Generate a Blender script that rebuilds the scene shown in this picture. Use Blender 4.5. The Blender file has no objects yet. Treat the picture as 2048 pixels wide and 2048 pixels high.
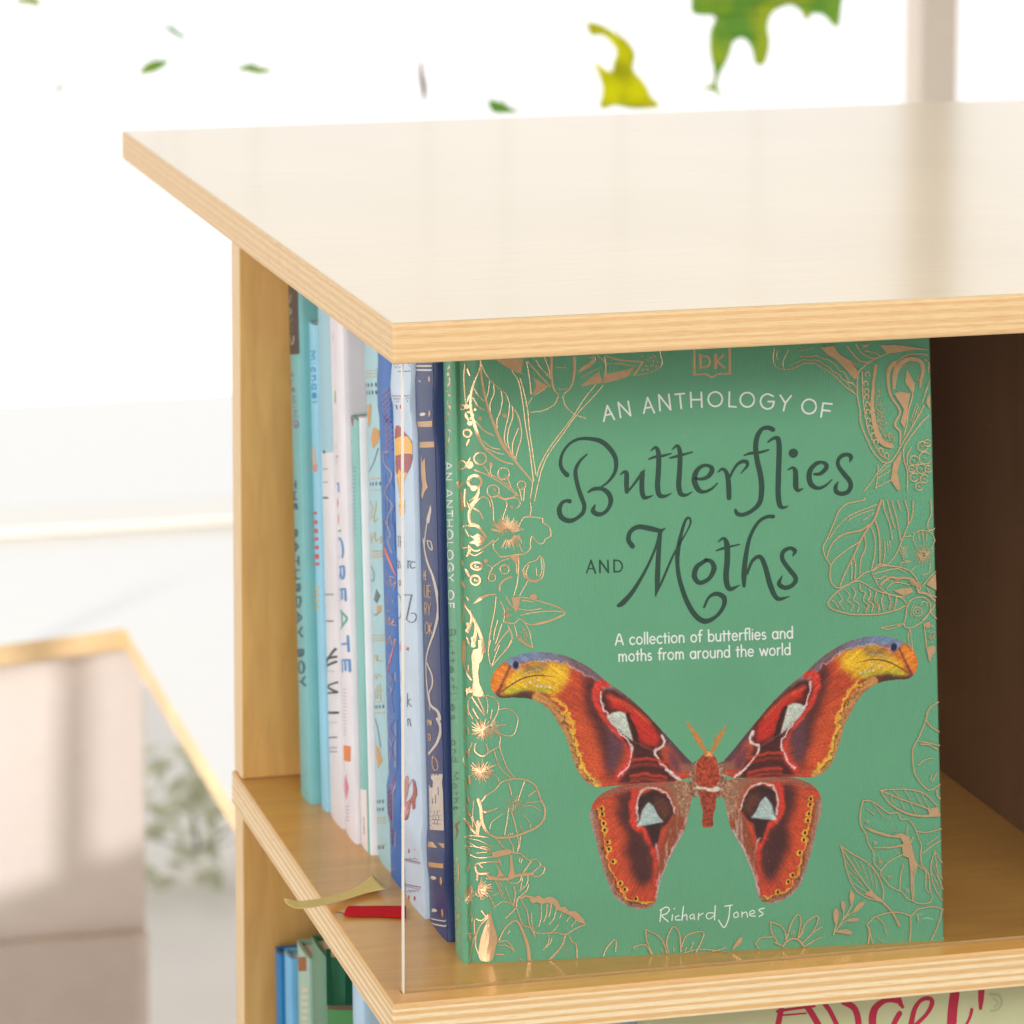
import bpy, bmesh, math, random
import numpy as np
from mathutils import Vector, Matrix
from mathutils.geometry import tessellate_polygon

random.seed(7)
rng = np.random.default_rng(11)
SC = bpy.context.scene
COL = SC.collection

# ------------------------------------------------------------------ camera
CAM_ROT = (1.45733472, 0.00656774873, -0.211748688)
CAM_LOC = Vector((-0.373877917, -1.42767710, 0.280861779))
FPX, SHX, SHY = 7030.03163, -556.537566, -901.111937      # focal length and lens shift in photo pixels
cd = bpy.data.cameras.new('camera')
cam = bpy.data.objects.new('camera', cd)
COL.objects.link(cam)
cam.location = CAM_LOC
cam.rotation_euler = CAM_ROT
cd.sensor_width = 36
cd.lens = 36 * FPX / 2048
cd.shift_x = -SHX / 2048
cd.shift_y = SHY / 2048
cd.clip_start = .05
cd.clip_end = 100
SC.camera = cam
cd.dof.use_dof = True
cd.dof.focus_distance = 1.545
cd.dof.aperture_fstop = cd.lens / 8.5
cd.dof.aperture_blades = 9

# ------------------------------------------------------------------ light
w = bpy.data.worlds.new('World')
SC.world = w
w.use_nodes = True
w.node_tree.nodes['Background'].inputs[0].default_value = (1.0, .97, .93, 1)
w.node_tree.nodes['Background'].inputs[1].default_value = .14
SC.view_settings.view_transform = 'Standard'
SC.view_settings.look = 'None'
SC.view_settings.exposure = 0
SC.view_settings.gamma = 1


def area_lamp(name, loc, target, size, size_y, power, color):
    l = bpy.data.lights.new(name, 'AREA')
    l.shape = 'RECTANGLE'
    l.size, l.size_y = size, size_y
    l.energy = power
    l.color = color
    o = bpy.data.objects.new(name, l)
    COL.objects.link(o)
    o.location = loc
    o.rotation_euler = (Vector(target) - Vector(loc)).to_track_quat('-Z', 'Y').to_euler()
    return o


area_lamp('window_light_left', (-2.8, -.4, .9), (.1, .1, -.15), 2.0, 2.0, 34, (1, .97, .94))
area_lamp('window_light_front_left', (-1.15, -2.9, .35), (.1, .1, -.15), 1.1, 1.8, 42, (1, .98, .95))
area_lamp('room_light_front', (.9, -2.4, 1.7), (.15, .05, -.15), 2.6, 1.2, 74, (1, .98, .95))
area_lamp('panel_fill_light', (-2.0, .9, .4), (.1, 2.1, -.95), 1.4, 1.4, 3, (1, .98, .96))  # added fill that brightens the ledge panel
SPOT = (-1.25, .35, -.25)
sl = bpy.data.lights.new('window_patch_light', 'SPOT')
sl.energy = 150
sl.spot_size = math.radians(46)
sl.spot_blend = .5
sl.shadow_soft_size = .06
sl.color = (1, .975, .955)
so = bpy.data.objects.new('window_patch_light', sl)
COL.objects.link(so)
so.location = SPOT
so.rotation_euler = (Vector((.12, 2.05, -1.0)) - Vector(SPOT)).to_track_quat('-Z', 'Y').to_euler()

# ------------------------------------------------------------------ pixel -> world helpers (used to measure where things stand)
RM = np.array(cam.rotation_euler.to_matrix())
CL = np.array(CAM_LOC)


def ray(px, py):
    return RM @ np.array([(px - 1024 - SHX) / FPX, -(py - 1024 - SHY) / FPX, -1.0])


def on_y(px, py, y):
    d = ray(px, py)
    return CL + d * ((y - CL[1]) / d[1])


def on_z(px, py, z):
    d = ray(px, py)
    return CL + d * ((z - CL[2]) / d[2])


def on_x(px, py, x):
    d = ray(px, py)
    return CL + d * ((x - CL[0]) / d[0])


# ------------------------------------------------------------------ basics
def lin(c):
    r = []
    for v in c[:3]:
        v = v / 255
        r.append(v / 12.92 if v <= .04045 else ((v + .055) / 1.055) ** 2.4)
    return tuple(r) + (1,)


def nodes(m):
    m.use_nodes = True
    nt = m.node_tree
    return nt, nt.nodes, nt.links, nt.nodes['Principled BSDF']


def mat(name, col, rough=.5, metal=0, spec=.5, noise=0, scale=40, bump=0, bscale=300, coat=0, coat_r=.1, stretch=(1, 1, 1)):
    m = bpy.data.materials.new(name)
    nt, N, L, b = nodes(m)
    c = lin(col)
    b.inputs['Roughness'].default_value = rough
    b.inputs['Metallic'].default_value = metal
    b.inputs['Specular IOR Level'].default_value = spec
    b.inputs['Coat Weight'].default_value = coat
    b.inputs['Coat Roughness'].default_value = coat_r
    tc = N.new('ShaderNodeTexCoord')
    mp = N.new('ShaderNodeMapping')
    mp.inputs['Scale'].default_value = stretch
    L.new(tc.outputs['Object'], mp.inputs[0])
    nz = N.new('ShaderNodeTexNoise')
    nz.inputs['Scale'].default_value = scale
    nz.inputs['Detail'].default_value = 4
    L.new(mp.outputs[0], nz.inputs['Vector'])
    r = N.new('ShaderNodeValToRGB')
    k = noise
    r.color_ramp.elements[0].position = .3
    r.color_ramp.elements[1].position = .7
    r.color_ramp.elements[0].color = tuple(max(0, v * (1 - k)) for v in c[:3]) + (1,)
    r.color_ramp.elements[1].color = tuple(min(1, v * (1 + k)) for v in c[:3]) + (1,)
    L.new(nz.outputs['Fac'], r.inputs[0])
    L.new(r.outputs[0], b.inputs['Base Color'])
    if bump:
        n2 = N.new('ShaderNodeTexNoise')
        n2.inputs['Scale'].default_value = bscale
        n2.inputs['Detail'].default_value = 3
        L.new(mp.outputs[0], n2.inputs['Vector'])
        bp = N.new('ShaderNodeBump')
        bp.inputs['Strength'].default_value = bump
        bp.inputs['Distance'].default_value = .0003
        L.new(n2.outputs['Fac'], bp.inputs['Height'])
        L.new(bp.outputs[0], b.inputs['Normal'])
    return m


def tag(o, label=None, cat=None, group=None, kind=None):
    if label: o['label'] = label
    if cat: o['category'] = cat
    if group: o['group'] = group
    if kind: o['kind'] = kind
    return o


def empty(name, loc=(0, 0, 0)):
    o = bpy.data.objects.new(name, None)
    o.empty_display_size = .02
    COL.objects.link(o)
    o.location = loc
    return o


def link(name, me, parent=None, mats=()):
    o = bpy.data.objects.new(name, me)
    COL.objects.link(o)
    for m in mats: me.materials.append(m)
    if parent:
        o.parent = parent
        o.matrix_parent_inverse = Matrix.Translation(-parent.location)
    return o


def mesh_obj(name, verts, faces, m, parent=None, smooth=None):
    me = bpy.data.meshes.new(name)
    me.from_pydata([tuple(v) for v in verts], [], faces)
    me.update()
    o = link(name, me, parent, [m] if not isinstance(m, (list, tuple)) else m)
    if smooth is not None:
        me.shade_smooth()
        me.set_sharp_from_angle(angle=math.radians(smooth))
    return o


def box_bm(lo, hi, bevel=0, seg=2):
    bm = bmesh.new()
    bmesh.ops.create_cube(bm, size=1)
    for v in bm.verts:
        v.co = Vector([lo[i] + (v.co[i] + .5) * (hi[i] - lo[i]) for i in range(3)])
    if bevel:
        bmesh.ops.bevel(bm, geom=bm.edges[:], offset=bevel, segments=seg, profile=.5, affect='EDGES')
    return bm


def bm_obj(name, bm, mats, parent=None, smooth=None, pick=None):
    if pick:
        for f in bm.faces: f.material_index = pick(f.normal)
    me = bpy.data.meshes.new(name)
    bm.to_mesh(me)
    bm.free()
    o = link(name, me, parent, mats)
    if smooth:
        me.shade_smooth()
        me.set_sharp_from_angle(angle=math.radians(smooth))
    return o


# ------------------------------------------------------------------ flat print: ribbons and patches laid on a surface
def smooth_path(P, W, step):
    P = np.array(P, float)
    W = np.array(W, float)
    if len(P) == 2:
        n = max(2, int(np.linalg.norm(P[1] - P[0]) / (step * 3)) + 1)
        k = np.linspace(0, 1, n)[:, None]
        return P[0] * (1 - k) + P[1] * k, W[0] * (1 - k[:, 0]) + W[1] * k[:, 0]
    Q = np.vstack([2 * P[0] - P[1], P, 2 * P[-1] - P[-2]])
    out, ow = [], []
    for i in range(1, len(Q) - 2):
        a, b, c, d = Q[i - 1], Q[i], Q[i + 1], Q[i + 2]
        n = max(2, int(np.linalg.norm(c - b) / step))
        for k in range(n):
            t = k / n
            out.append(.5 * (2 * b + (c - a) * t + (2 * a - 5 * b + 4 * c - d) * t * t + (3 * b - a - 3 * c + d) * t ** 3))
            ow.append(W[i - 1] * (1 - t) + W[i] * t)
    out.append(P[-1])
    ow.append(W[-1])
    return np.array(out), np.array(ow)


class Print:
    """Collects ink or foil shapes given in photo pixels; mapf(px, py, off) lays them on their surface."""

    def __init__(self, mapf, off=.00006, step=4.0, groove=0.0, sub=0):
        self.sub = sub
        self.f, self.off, self.step, self.g = mapf, off, step, groove
        self.V, self.F, self.C, self.n = [], [], [], 0
        self.o, self.s, self.col = (0, 0), 1, (0, 0, 0, 1)

    def at(self, ox, oy, s):
        self.o, self.s = (ox, oy), s
        return self

    def px(self, x, y):
        return self.o[0] + x / self.s, self.o[1] + y / self.s

    def ink(self, c):
        self.col = lin(c)
        return self

    def _v(self, x, y, e):
        self.V.append(self.f(x, y, e))
        self.C.append(self.col)
        return len(self.V) - 1

    def line(self, P, W):
        self.n += 1
        off = self.off + self.n * 1.2e-6
        P = [self.px(*p) for p in P]
        W = [q / self.s for q in W]
        C, Wd = smooth_path(P, W, self.step)
        T = np.gradient(C, axis=0)
        T /= np.maximum(np.linalg.norm(T, axis=1), 1e-6)[:, None]
        Nn = np.stack([-T[:, 1], T[:, 0]], 1)
        prev = None
        for i in range(len(C)):
            h = Wd[i] / 2
            a = C[i] + Nn[i] * h
            b = C[i] - Nn[i] * h
            if self.g:
                cur = (self._v(a[0], a[1], off), self._v(C[i][0], C[i][1], off - self.g * min(1, h)), self._v(b[0], b[1], off))
            else:
                cur = (self._v(a[0], a[1], off), self._v(b[0], b[1], off))
            if prev:
                for k in range(len(cur) - 1):
                    self.F.append((prev[k], prev[k + 1], cur[k + 1], cur[k]))
            prev = cur
            if i in (0, len(C) - 1) and h > .35:
                sgn = -1 if i == 0 else 1
                ids = []
                for q in range(5):
                    an = math.pi * q / 4
                    d = Nn[i] * math.cos(an) + T[i] * sgn * math.sin(an)
                    p = C[i] + d * h
                    ids.append(self._v(p[0], p[1], off))
                self.F.append(tuple(ids))

    def poly(self, P, curve=False):
        self.n += 1
        off = self.off + self.n * 1.2e-6
        P = [self.px(*p) for p in P]
        if curve:
            Q = np.array(P + [P[0]])
            C, _ = smooth_path(Q, [1] * len(Q), self.step)
            P = [tuple(c) for c in C[:-1]]
        tri = tessellate_polygon([[Vector((p[0], p[1], 0)) for p in P]])
        base = [self._v(p[0], p[1], off) for p in P]
        if not self.sub:
            for t in tri: self.F.append(tuple(base[k] for k in t))
            return

        def split(a, b, c):
            L_ = [math.dist(a, b), math.dist(b, c), math.dist(c, a)]
            k = L_.index(max(L_))
            if L_[k] < self.sub:
                self.F.append((self._v(a[0], a[1], off), self._v(b[0], b[1], off), self._v(c[0], c[1], off)))
                return
            p_ = [a, b, c]
            a, b, c = p_[k], p_[(k + 1) % 3], p_[(k + 2) % 3]
            m = ((a[0] + b[0]) / 2, (a[1] + b[1]) / 2)
            split(a, m, c)
            split(m, b, c)

        for t in tri: split(*[P[k] for k in t])

    def ell(self, x, y, rx, ry=None, tilt=0, n=12):
        ry = ry or rx
        c, s = math.cos(tilt), math.sin(tilt)
        self.poly([(x + rx * math.cos(2 * math.pi * k / n) * c - ry * math.sin(2 * math.pi * k / n) * s,
                    y + rx * math.cos(2 * math.pi * k / n) * s + ry * math.sin(2 * math.pi * k / n) * c) for k in range(n)])

    def ring(self, x, y, r, w, ry=None, a0=0, a1=360):
        ry = ry or r
        n = 10
        self.line([(x + r * math.cos(math.radians(a0 + (a1 - a0) * k / n)), y + ry * math.sin(math.radians(a0 + (a1 - a0) * k / n))) for k in range(n + 1)], [w] * (n + 1))

    def burst(self, x, y, r0, r1, n, w, a0=0, a1=360, ry=1.0):
        for k in range(n):
            a = math.radians(a0 + (a1 - a0) * (k + random.random() * .6) / n)
            q = r1 * random.uniform(.65, 1)
            self.line([(x + r0 * math.cos(a), y + r0 * math.sin(a) * ry), (x + q * math.cos(a), y + q * math.sin(a) * ry)], [w, w * .5])

    def dots(self, x, y, rx, ry, n, r):
        for k in range(n):
            a, q = random.random() * 6.28, random.random() ** .6
            self.ell(x + rx * q * math.cos(a), y + ry * q * math.sin(a), r * random.uniform(.6, 1.2), n=5)

    def draw(self, text):
        """One shape a line: 'width: x,y[,w] ...', 'F: x,y ...' a patch, 'G: ...' a patch with a curved edge, '@ ox oy scale' a new frame."""
        for ln in text.strip().splitlines():
            ln = ln.strip()
            if not ln or ln[0] == '#': continue
            if ln[0] == '@':
                a = [float(v) for v in ln[1:].split()]
                self.at(*a)
                continue
            h, b = ln.split(':')
            pts = [[float(v) for v in q.split(',')] for q in b.split()]
            if h in 'FG':
                self.poly([p[:2] for p in pts], h == 'G')
            else:
                a = h.split('-')
                w0, w1 = float(a[0]), float(a[-1])
                n = len(pts) - 1
                self.line([p[:2] for p in pts], [p[2] if len(p) > 2 else w0 + (w1 - w0) * i / n for i, p in enumerate(pts)])

    def build(self, name, m, parent):
        me = bpy.data.meshes.new(name)
        me.from_pydata([tuple(v) for v in self.V], [], self.F)
        at = me.color_attributes.new('ink', 'FLOAT_COLOR', 'POINT')
        at.data.foreach_set('color', np.array(self.C, np.float32).ravel())
        me.update()
        return link(name, me, parent, [m])


def ink_mat(name, rough=.45, spec=.4):
    m = bpy.data.materials.new(name)
    nt, N, L, b = nodes(m)
    a = N.new('ShaderNodeVertexColor')
    a.layer_name = 'ink'
    L.new(a.outputs[0], b.inputs['Base Color'])
    b.inputs['Roughness'].default_value = rough
    b.inputs['Specular IOR Level'].default_value = spec
    return m


INK = ink_mat('printed_ink')
INKG = ink_mat('printed_ink_gloss', .25, .5)


# ------------------------------------------------------------------ a plain stroke alphabet (cap height 1)
def arc(cx, cy, rx, ry, a0, a1, n=9):
    return [(cx + rx * math.cos(math.radians(a0 + (a1 - a0) * k / (n - 1))), cy + ry * math.sin(math.radians(a0 + (a1 - a0) * k / (n - 1)))) for k in range(n)]


X = .64
ALPHA = {
    'A': (.78, [[(.0, 0), (.38, 1), (.76, 0)], [(.14, .34), (.62, .34)]]),
    'B': (.62, [[(.05, 0), (.05, 1)], [(.05, 1)] + arc(.28, .77, .24, .23, 90, -90) + [(.05, .54)], [(.05, .54)] + arc(.3, .27, .28, .27, 90, -90) + [(.05, 0)]]),
    'C': (.8, [arc(.46, .5, .44, .5, 45, 315, 13)]),
    'D': (.8, [[(.05, 0), (.05, 1)], [(.05, 1)] + arc(.27, .5, .48, .5, 90, -90, 11) + [(.05, 0)]]),
    'E': (.55, [[(.5, 1), (.05, 1)], [(.05, 1), (.05, 0)], [(.05, 0), (.5, 0)], [(.05, .53), (.44, .53)]]),
    'F': (.52, [[(.5, 1), (.05, 1)], [(.05, 1), (.05, 0)], [(.05, .5), (.42, .5)]]),
    'G': (.88, [arc(.48, .5, .45, .5, 45, 330, 13) + [(.88, .45)], [(.88, .45), (.5, .45)]]),
    'H': (.72, [[(.05, 0), (.05, 1)], [(.67, 0), (.67, 1)], [(.05, .52), (.67, .52)]]),
    'I': (.14, [[(.07, 0), (.07, 1)]]),
    'K': (.62, [[(.05, 0), (.05, 1)], [(.55, 1), (.08, .5)], [(.08, .5), (.6, 0)]]),
    'L': (.5, [[(.05, 1), (.05, 0)], [(.05, 0), (.48, 0)]]),
    'M': (.9, [[(.03, 0), (.1, 1)], [(.1, 1), (.45, .3)], [(.45, .3), (.8, 1)], [(.8, 1), (.87, 0)]]),
    'N': (.74, [[(.05, 0), (.05, 1)], [(.05, 1), (.69, 0)], [(.69, 0), (.69, 1)]]),
    'O': (.96, [arc(.48, .5, .46, .5, 0, 360, 17)]),
    'R': (.6, [[(.05, 0), (.05, 1)], [(.05, 1)] + arc(.28, .75, .25, .25, 90, -90) + [(.05, .5)], [(.25, .5), (.58, 0)]]),
    'S': (.56, [arc(.28, .75, .23, .25, 30, 250, 8) + arc(.28, .26, .25, .26, 70, -150, 8)]),
    'T': (.6, [[(0, 1), (.6, 1)], [(.3, 1), (.3, 0)]]),
    'U': (.7, [[(.05, 1), (.05, .3)] + arc(.35, .3, .3, .3, 180, 360, 8) + [(.65, 1)]]),
    'V': (.7, [[(0, 1), (.35, 0)], [(.35, 0), (.7, 1)]]),
    'W': (1.0, [[(0, 1), (.25, 0)], [(.25, 0), (.5, .9)], [(.5, .9), (.75, 0)], [(.75, 0), (1, 1)]]),
    'Y': (.66, [[(0, 1), (.33, .48)], [(.66, 1), (.33, .48)], [(.33, .48), (.33, 0)]]),
    'Z': (.6, [[(.03, 1), (.57, 1)], [(.57, 1), (.03, 0)], [(.03, 0), (.57, 0)]]),
    'a': (.6, [arc(.28, X / 2, .26, X / 2, 0, 360, 13), [(.54, X), (.54, 0)]]),
    'b': (.6, [arc(.32, X / 2, .26, X / 2, 0, 360, 13), [(.06, 1.05), (.06, 0)]]),
    'c': (.52, [arc(.3, X / 2, .27, X / 2, 50, 310, 11)]),
    'd': (.6, [arc(.28, X / 2, .26, X / 2, 0, 360, 13), [(.54, 1.05), (.54, 0)]]),
    'e': (.58, [[(.04, .34), (.54, .34)] + arc(.29, X / 2, .26, X / 2, 5, 315, 12)]),
    'f': (.34, [[(.4, 1.03), (.25, 1.03), (.15, .85), (.15, 0)], [(0, X - .02), (.34, X - .02)]]),
    'g': (.6, [arc(.28, X / 2, .26, X / 2, 0, 360, 13), [(.54, X), (.54, -.2), (.3, -.34), (.05, -.2)]]),
    'h': (.56, [[(.06, 1.05), (.06, 0)], [(.06, .35), (.15, .58), (.3, X), (.45, .55), (.5, .4), (.5, 0)]]),
    'i': (.14, [[(.07, X), (.07, 0)], [(.07, .9), (.07, .905)]]),
    'k': (.5, [[(.06, 1.05), (.06, 0)], [(.42, X), (.08, .3)], [(.16, .36), (.46, 0)]]),
    'l': (.14, [[(.07, 1.05), (.07, 0)]]),
    'm': (.86, [[(.06, X), (.06, 0)], [(.06, .38), (.14, .58), (.26, X), (.38, .55), (.42, .4), (.42, 0)], [(.42, .38), (.5, .58), (.62, X), (.74, .55), (.78, .4), (.78, 0)]]),
    'n': (.56, [[(.06, X), (.06, 0)], [(.06, .35), (.15, .58), (.3, X), (.45, .55), (.5, .4), (.5, 0)]]),
    'o': (.62, [arc(.31, X / 2, .27, X / 2, 0, 360, 13)]),
    'r': (.34, [[(.06, X), (.06, 0)], [(.06, .38), (.14, .58), (.32, X)]]),
    's': (.42, [arc(.2, .47, .15, .16, 40, 240, 7) + arc(.2, .16, .17, .16, 70, -140, 7)]),
    't': (.32, [[(.15, .88), (.15, 0)], [(0, X - .02), (.32, X - .02)]]),
    'u': (.56, [[(.05, X), (.05, .22), (.14, .05), (.28, 0), (.42, .06), (.5, .25)], [(.5, X), (.5, 0)]]),
    'w': (.8, [[(0, X), (.2, 0)], [(.2, 0), (.4, X - .06)], [(.4, X - .06), (.6, 0)], [(.6, 0), (.8, X)]]),
    'y': (.54, [[(0, X), (.27, 0)], [(.54, X), (.12, -.35)]]),
}


def text_len(s, gap):
    return sum((.34 if c == ' ' else ALPHA[c][0]) + gap for c in s) - gap


def put_text(pr, s, org, ex, ey, w, gap=.16, inks=None):
    """Letters with baseline start ORG; EX, EY: photo-pixel vectors of one unit along and up."""
    x = 0
    for i, c in enumerate(s):
        if c == ' ':
            x += .34 + gap
            continue
        if inks: pr.ink(inks[i % len(inks)])
        adv, st = ALPHA[c]
        for q in st:
            pr.line([(org[0] + ex[0] * (x + a) + ey[0] * b, org[1] + ex[1] * (x + a) + ey[1] * b) for a, b in q], [w] * len(q))
        x += adv + gap


# ================================================================== materials of the furniture
def birch(name, col, stretch, rough=.32, coat=.35, coat_r=.12, amount=.09):
    m = bpy.data.materials.new(name)
    nt, N, L, b = nodes(m)
    c = lin(col)
    tc = N.new('ShaderNodeTexCoord')
    mp = N.new('ShaderNodeMapping')
    mp.inputs['Scale'].default_value = stretch
    L.new(tc.outputs['Object'], mp.inputs[0])
    a = N.new('ShaderNodeTexNoise')
    a.inputs['Scale'].default_value = 26
    a.inputs['Detail'].default_value = 7
    a.inputs['Distortion'].default_value = .7
    L.new(mp.outputs[0], a.inputs['Vector'])
    a2 = N.new('ShaderNodeTexNoise')
    a2.inputs['Scale'].default_value = 6
    L.new(tc.outputs['Object'], a2.inputs['Vector'])
    r = N.new('ShaderNodeValToRGB')
    r.color_ramp.elements[0].position = .3
    r.color_ramp.elements[1].position = .72
    r.color_ramp.elements[0].color = (c[0] * (1 - amount), c[1] * (1 - amount * 1.5), c[2] * (1 - amount * 2.2), 1)
    r.color_ramp.elements[1].color = (min(1, c[0] * (1 + amount)), min(1, c[1] * (1 + amount)), c[2] * (1 + amount), 1)
    L.new(a.outputs['Fac'], r.inputs[0])
    mx = N.new('ShaderNodeMix')
    mx.data_type = 'RGBA'
    mx.blend_type = 'MULTIPLY'
    mx.inputs[0].default_value = .5
    r2 = N.new('ShaderNodeValToRGB')
    r2.color_ramp.elements[0].color = (.86, .82, .76, 1)
    r2.color_ramp.elements[0].position = .35
    r2.color_ramp.elements[1].position = .6
    L.new(a2.outputs['Fac'], r2.inputs[0])
    L.new(r.outputs[0], mx.inputs[6])
    L.new(r2.outputs[0], mx.inputs[7])
    L.new(mx.outputs[2], b.inputs['Base Color'])
    rr = N.new('ShaderNodeMapRange')
    rr.inputs['To Min'].default_value = rough - .07
    rr.inputs['To Max'].default_value = rough + .09
    L.new(a.outputs['Fac'], rr.inputs['Value'])
    L.new(rr.outputs[0], b.inputs['Roughness'])
    b.inputs['Coat Weight'].default_value = coat
    b.inputs['Coat Roughness'].default_value = coat_r
    bp = N.new('ShaderNodeBump')
    bp.inputs['Strength'].default_value = .12
    bp.inputs['Distance'].default_value = .0004
    L.new(a.outputs['Fac'], bp.inputs['Height'])
    L.new(bp.outputs[0], b.inputs['Normal'])
    return m


def ply_edge(name, axis, lo, hi, light, dark, stretch, contrast=1.0, seed=0):
    """layers of veneer seen on the cut edge: uneven light and dark bands between LO and HI along AXIS"""
    m = bpy.data.materials.new(name)
    nt, N, L, b = nodes(m)
    tc = N.new('ShaderNodeTexCoord')
    sp = N.new('ShaderNodeSeparateXYZ')
    L.new(tc.outputs['Object'], sp.inputs[0])
    mr = N.new('ShaderNodeMapRange')
    mr.inputs['From Min'].default_value = lo
    mr.inputs['From Max'].default_value = hi
    L.new(sp.outputs[axis], mr.inputs['Value'])
    mp = N.new('ShaderNodeMapping')
    mp.inputs['Scale'].default_value = stretch
    L.new(tc.outputs['Object'], mp.inputs[0])
    nz = N.new('ShaderNodeTexNoise')
    nz.inputs['Scale'].default_value = 9
    nz.inputs['Detail'].default_value = 7
    nz.inputs['Roughness'].default_value = .7
    L.new(mp.outputs[0], nz.inputs['Vector'])
    n3 = N.new('ShaderNodeTexNoise')
    n3.inputs['Scale'].default_value = 14
    n3.inputs['Detail'].default_value = 3
    L.new(tc.outputs['Object'], n3.inputs['Vector'])
    ma = N.new('ShaderNodeMath')
    ma.operation = 'MULTIPLY_ADD'
    ma.inputs[1].default_value = .035
    L.new(n3.outputs['Fac'], ma.inputs[0])
    L.new(mr.outputs[0], ma.inputs[2])
    r = N.new('ShaderNodeValToRGB')
    cr = r.color_ramp
    rr = random.Random(seed)
    lc, dc = lin(light), lin(dark)
    mid = tuple((a + b_) / 2 for a, b_ in zip(lc, dc))
    x, k = .02, 0
    stops = []
    while x < .97:
        w_ = rr.uniform(.055, .13)
        v = rr.uniform(.75, 1) * contrast
        base = lc if k % 2 == 0 else dc
        c = tuple(mid[i] * (1 - v) + base[i] * v for i in range(3)) + (1,)
        stops += [(x, c), (min(.99, x + w_ * .62), c)]
        x += w_
        k += 1
    stops = stops[:30]
    while len(cr.elements) < len(stops): cr.elements.new(.5)
    for e, (q, c) in zip(cr.elements, stops): pass
    for i, (q, c) in enumerate(stops):
        cr.elements[i].position = q
        cr.elements[i].color = c
    L.new(ma.outputs[0], r.inputs[0])
    r2 = N.new('ShaderNodeValToRGB')
    r2.color_ramp.elements[0].color = (.72, .56, .38, 1)
    r2.color_ramp.elements[0].position = .36
    r2.color_ramp.elements[1].color = (1, 1, 1, 1)
    r2.color_ramp.elements[1].position = .52
    L.new(nz.outputs['Fac'], r2.inputs[0])
    mx = N.new('ShaderNodeMix')
    mx.data_type = 'RGBA'
    mx.blend_type = 'MULTIPLY'
    mx.inputs[0].default_value = .5
    L.new(r.outputs[0], mx.inputs[6])
    L.new(r2.outputs[0], mx.inputs[7])
    L.new(mx.outputs[2], b.inputs['Base Color'])
    b.inputs['Roughness'].default_value = .5
    bp = N.new('ShaderNodeBump')
    bp.inputs['Strength'].default_value = .3
    bp.inputs['Distance'].default_value = .0004
    L.new(nz.outputs['Fac'], bp.inputs['Height'])
    L.new(bp.outputs[0], b.inputs['Normal'])
    return m


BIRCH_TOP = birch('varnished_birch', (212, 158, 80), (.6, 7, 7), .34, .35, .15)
BIRCH_LID = birch('varnished_birch_lit_lid', (226, 198, 142), (.6, 7, 7), .3, .8, .14, .06)  # paler copy of the birch, sky reflection put into its colour
BIRCH_UP = birch('varnished_birch_upright', (222, 174, 102), (6, 6, .8), .4, .2, .2)
EL, ED = (240, 220, 182), (216, 172, 112)

# ================================================================== the bookcase
T = .018                     # board thickness
GAP = .283                   # clear height of a shelf
ZS = -T - GAP                # top of the shelf
DEPTH = .643
bookcase = empty('bookcase', (.3, .3, ZS - T - GAP - T))
tag(bookcase, 'open birch plywood bookcase with glossy top and exposed ply edges', 'bookcase')


def board(name, lo, hi, mats, thick_axis, groove=None, bevel=.0012):
    bm = box_bm(lo, hi)
    if groove:
        me = bpy.data.meshes.new('groove_tmp')
        bm.to_mesh(me)
        a = bpy.data.objects.new('groove_a', me)
        COL.objects.link(a)
        bm2 = box_bm(*groove)
        me2 = bpy.data.meshes.new('groove_tmp_b')
        bm2.to_mesh(me2)
        b = bpy.data.objects.new('groove_b', me2)
        COL.objects.link(b)
        md = a.modifiers.new('cut', 'BOOLEAN')
        md.object = b
        md.operation = 'DIFFERENCE'
        md.solver = 'EXACT'
        dg = bpy.context.evaluated_depsgraph_get()
        bm.clear()
        res = a.evaluated_get(dg).to_mesh()
        bm.from_mesh(res)
        bpy.data.objects.remove(a)
        bpy.data.objects.remove(b)
        bm2.free()
    E = [e for e in bm.edges if all(any(abs(v.co[i] - q[i]) < 1e-6 for q in (lo, hi)) and sum(min(abs(v.co[i] - lo[i]), abs(v.co[i] - hi[i])) < 1e-6 for i in range(3)) >= 3 for v in e.verts for i in (0,))]
    if E: bmesh.ops.bevel(bm, geom=E, offset=bevel, segments=3, profile=.5, affect='EDGES')
    return bm_obj(name, bm, mats, bookcase, None, lambda n: 0 if abs(n[thick_axis]) > .8 else 1)


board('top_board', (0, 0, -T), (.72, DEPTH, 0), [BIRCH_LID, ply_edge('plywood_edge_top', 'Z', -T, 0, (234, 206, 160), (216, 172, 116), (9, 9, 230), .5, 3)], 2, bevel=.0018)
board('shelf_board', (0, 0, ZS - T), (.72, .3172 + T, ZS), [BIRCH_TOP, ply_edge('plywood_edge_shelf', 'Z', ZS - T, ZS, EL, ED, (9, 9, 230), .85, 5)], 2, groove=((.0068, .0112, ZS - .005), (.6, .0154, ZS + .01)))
board('bottom_board', (0, 0, ZS - 2 * T - GAP - .02), (.72, DEPTH, ZS - T - GAP - .02), [BIRCH_TOP, ply_edge('plywood_edge_bottom', 'Z', ZS - 2 * T - GAP - .02, ZS - T - GAP - .02, EL, ED, (3, 3, 200), 1.0, 6)], 2)
PY = .3172
EDGE_V = ply_edge('plywood_edge_upright', 'Y', PY, PY + T, EL, ED, (200, 200, 3), .6, 8)
EDGE_X = ply_edge('plywood_edge_divider', 'X', .362, .362 + T, EL, ED, (200, 200, 3), .8, 9)
board('upper_end_panel', (.0015, PY, ZS + .0002), (.70, PY + T, -T - .0002), [BIRCH_UP, EDGE_V], 1)
board('lower_end_panel', (.0015, PY, ZS - T - GAP - .0198), (.70, PY + T, ZS - T - .0002), [BIRCH_UP, EDGE_V], 1)
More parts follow.
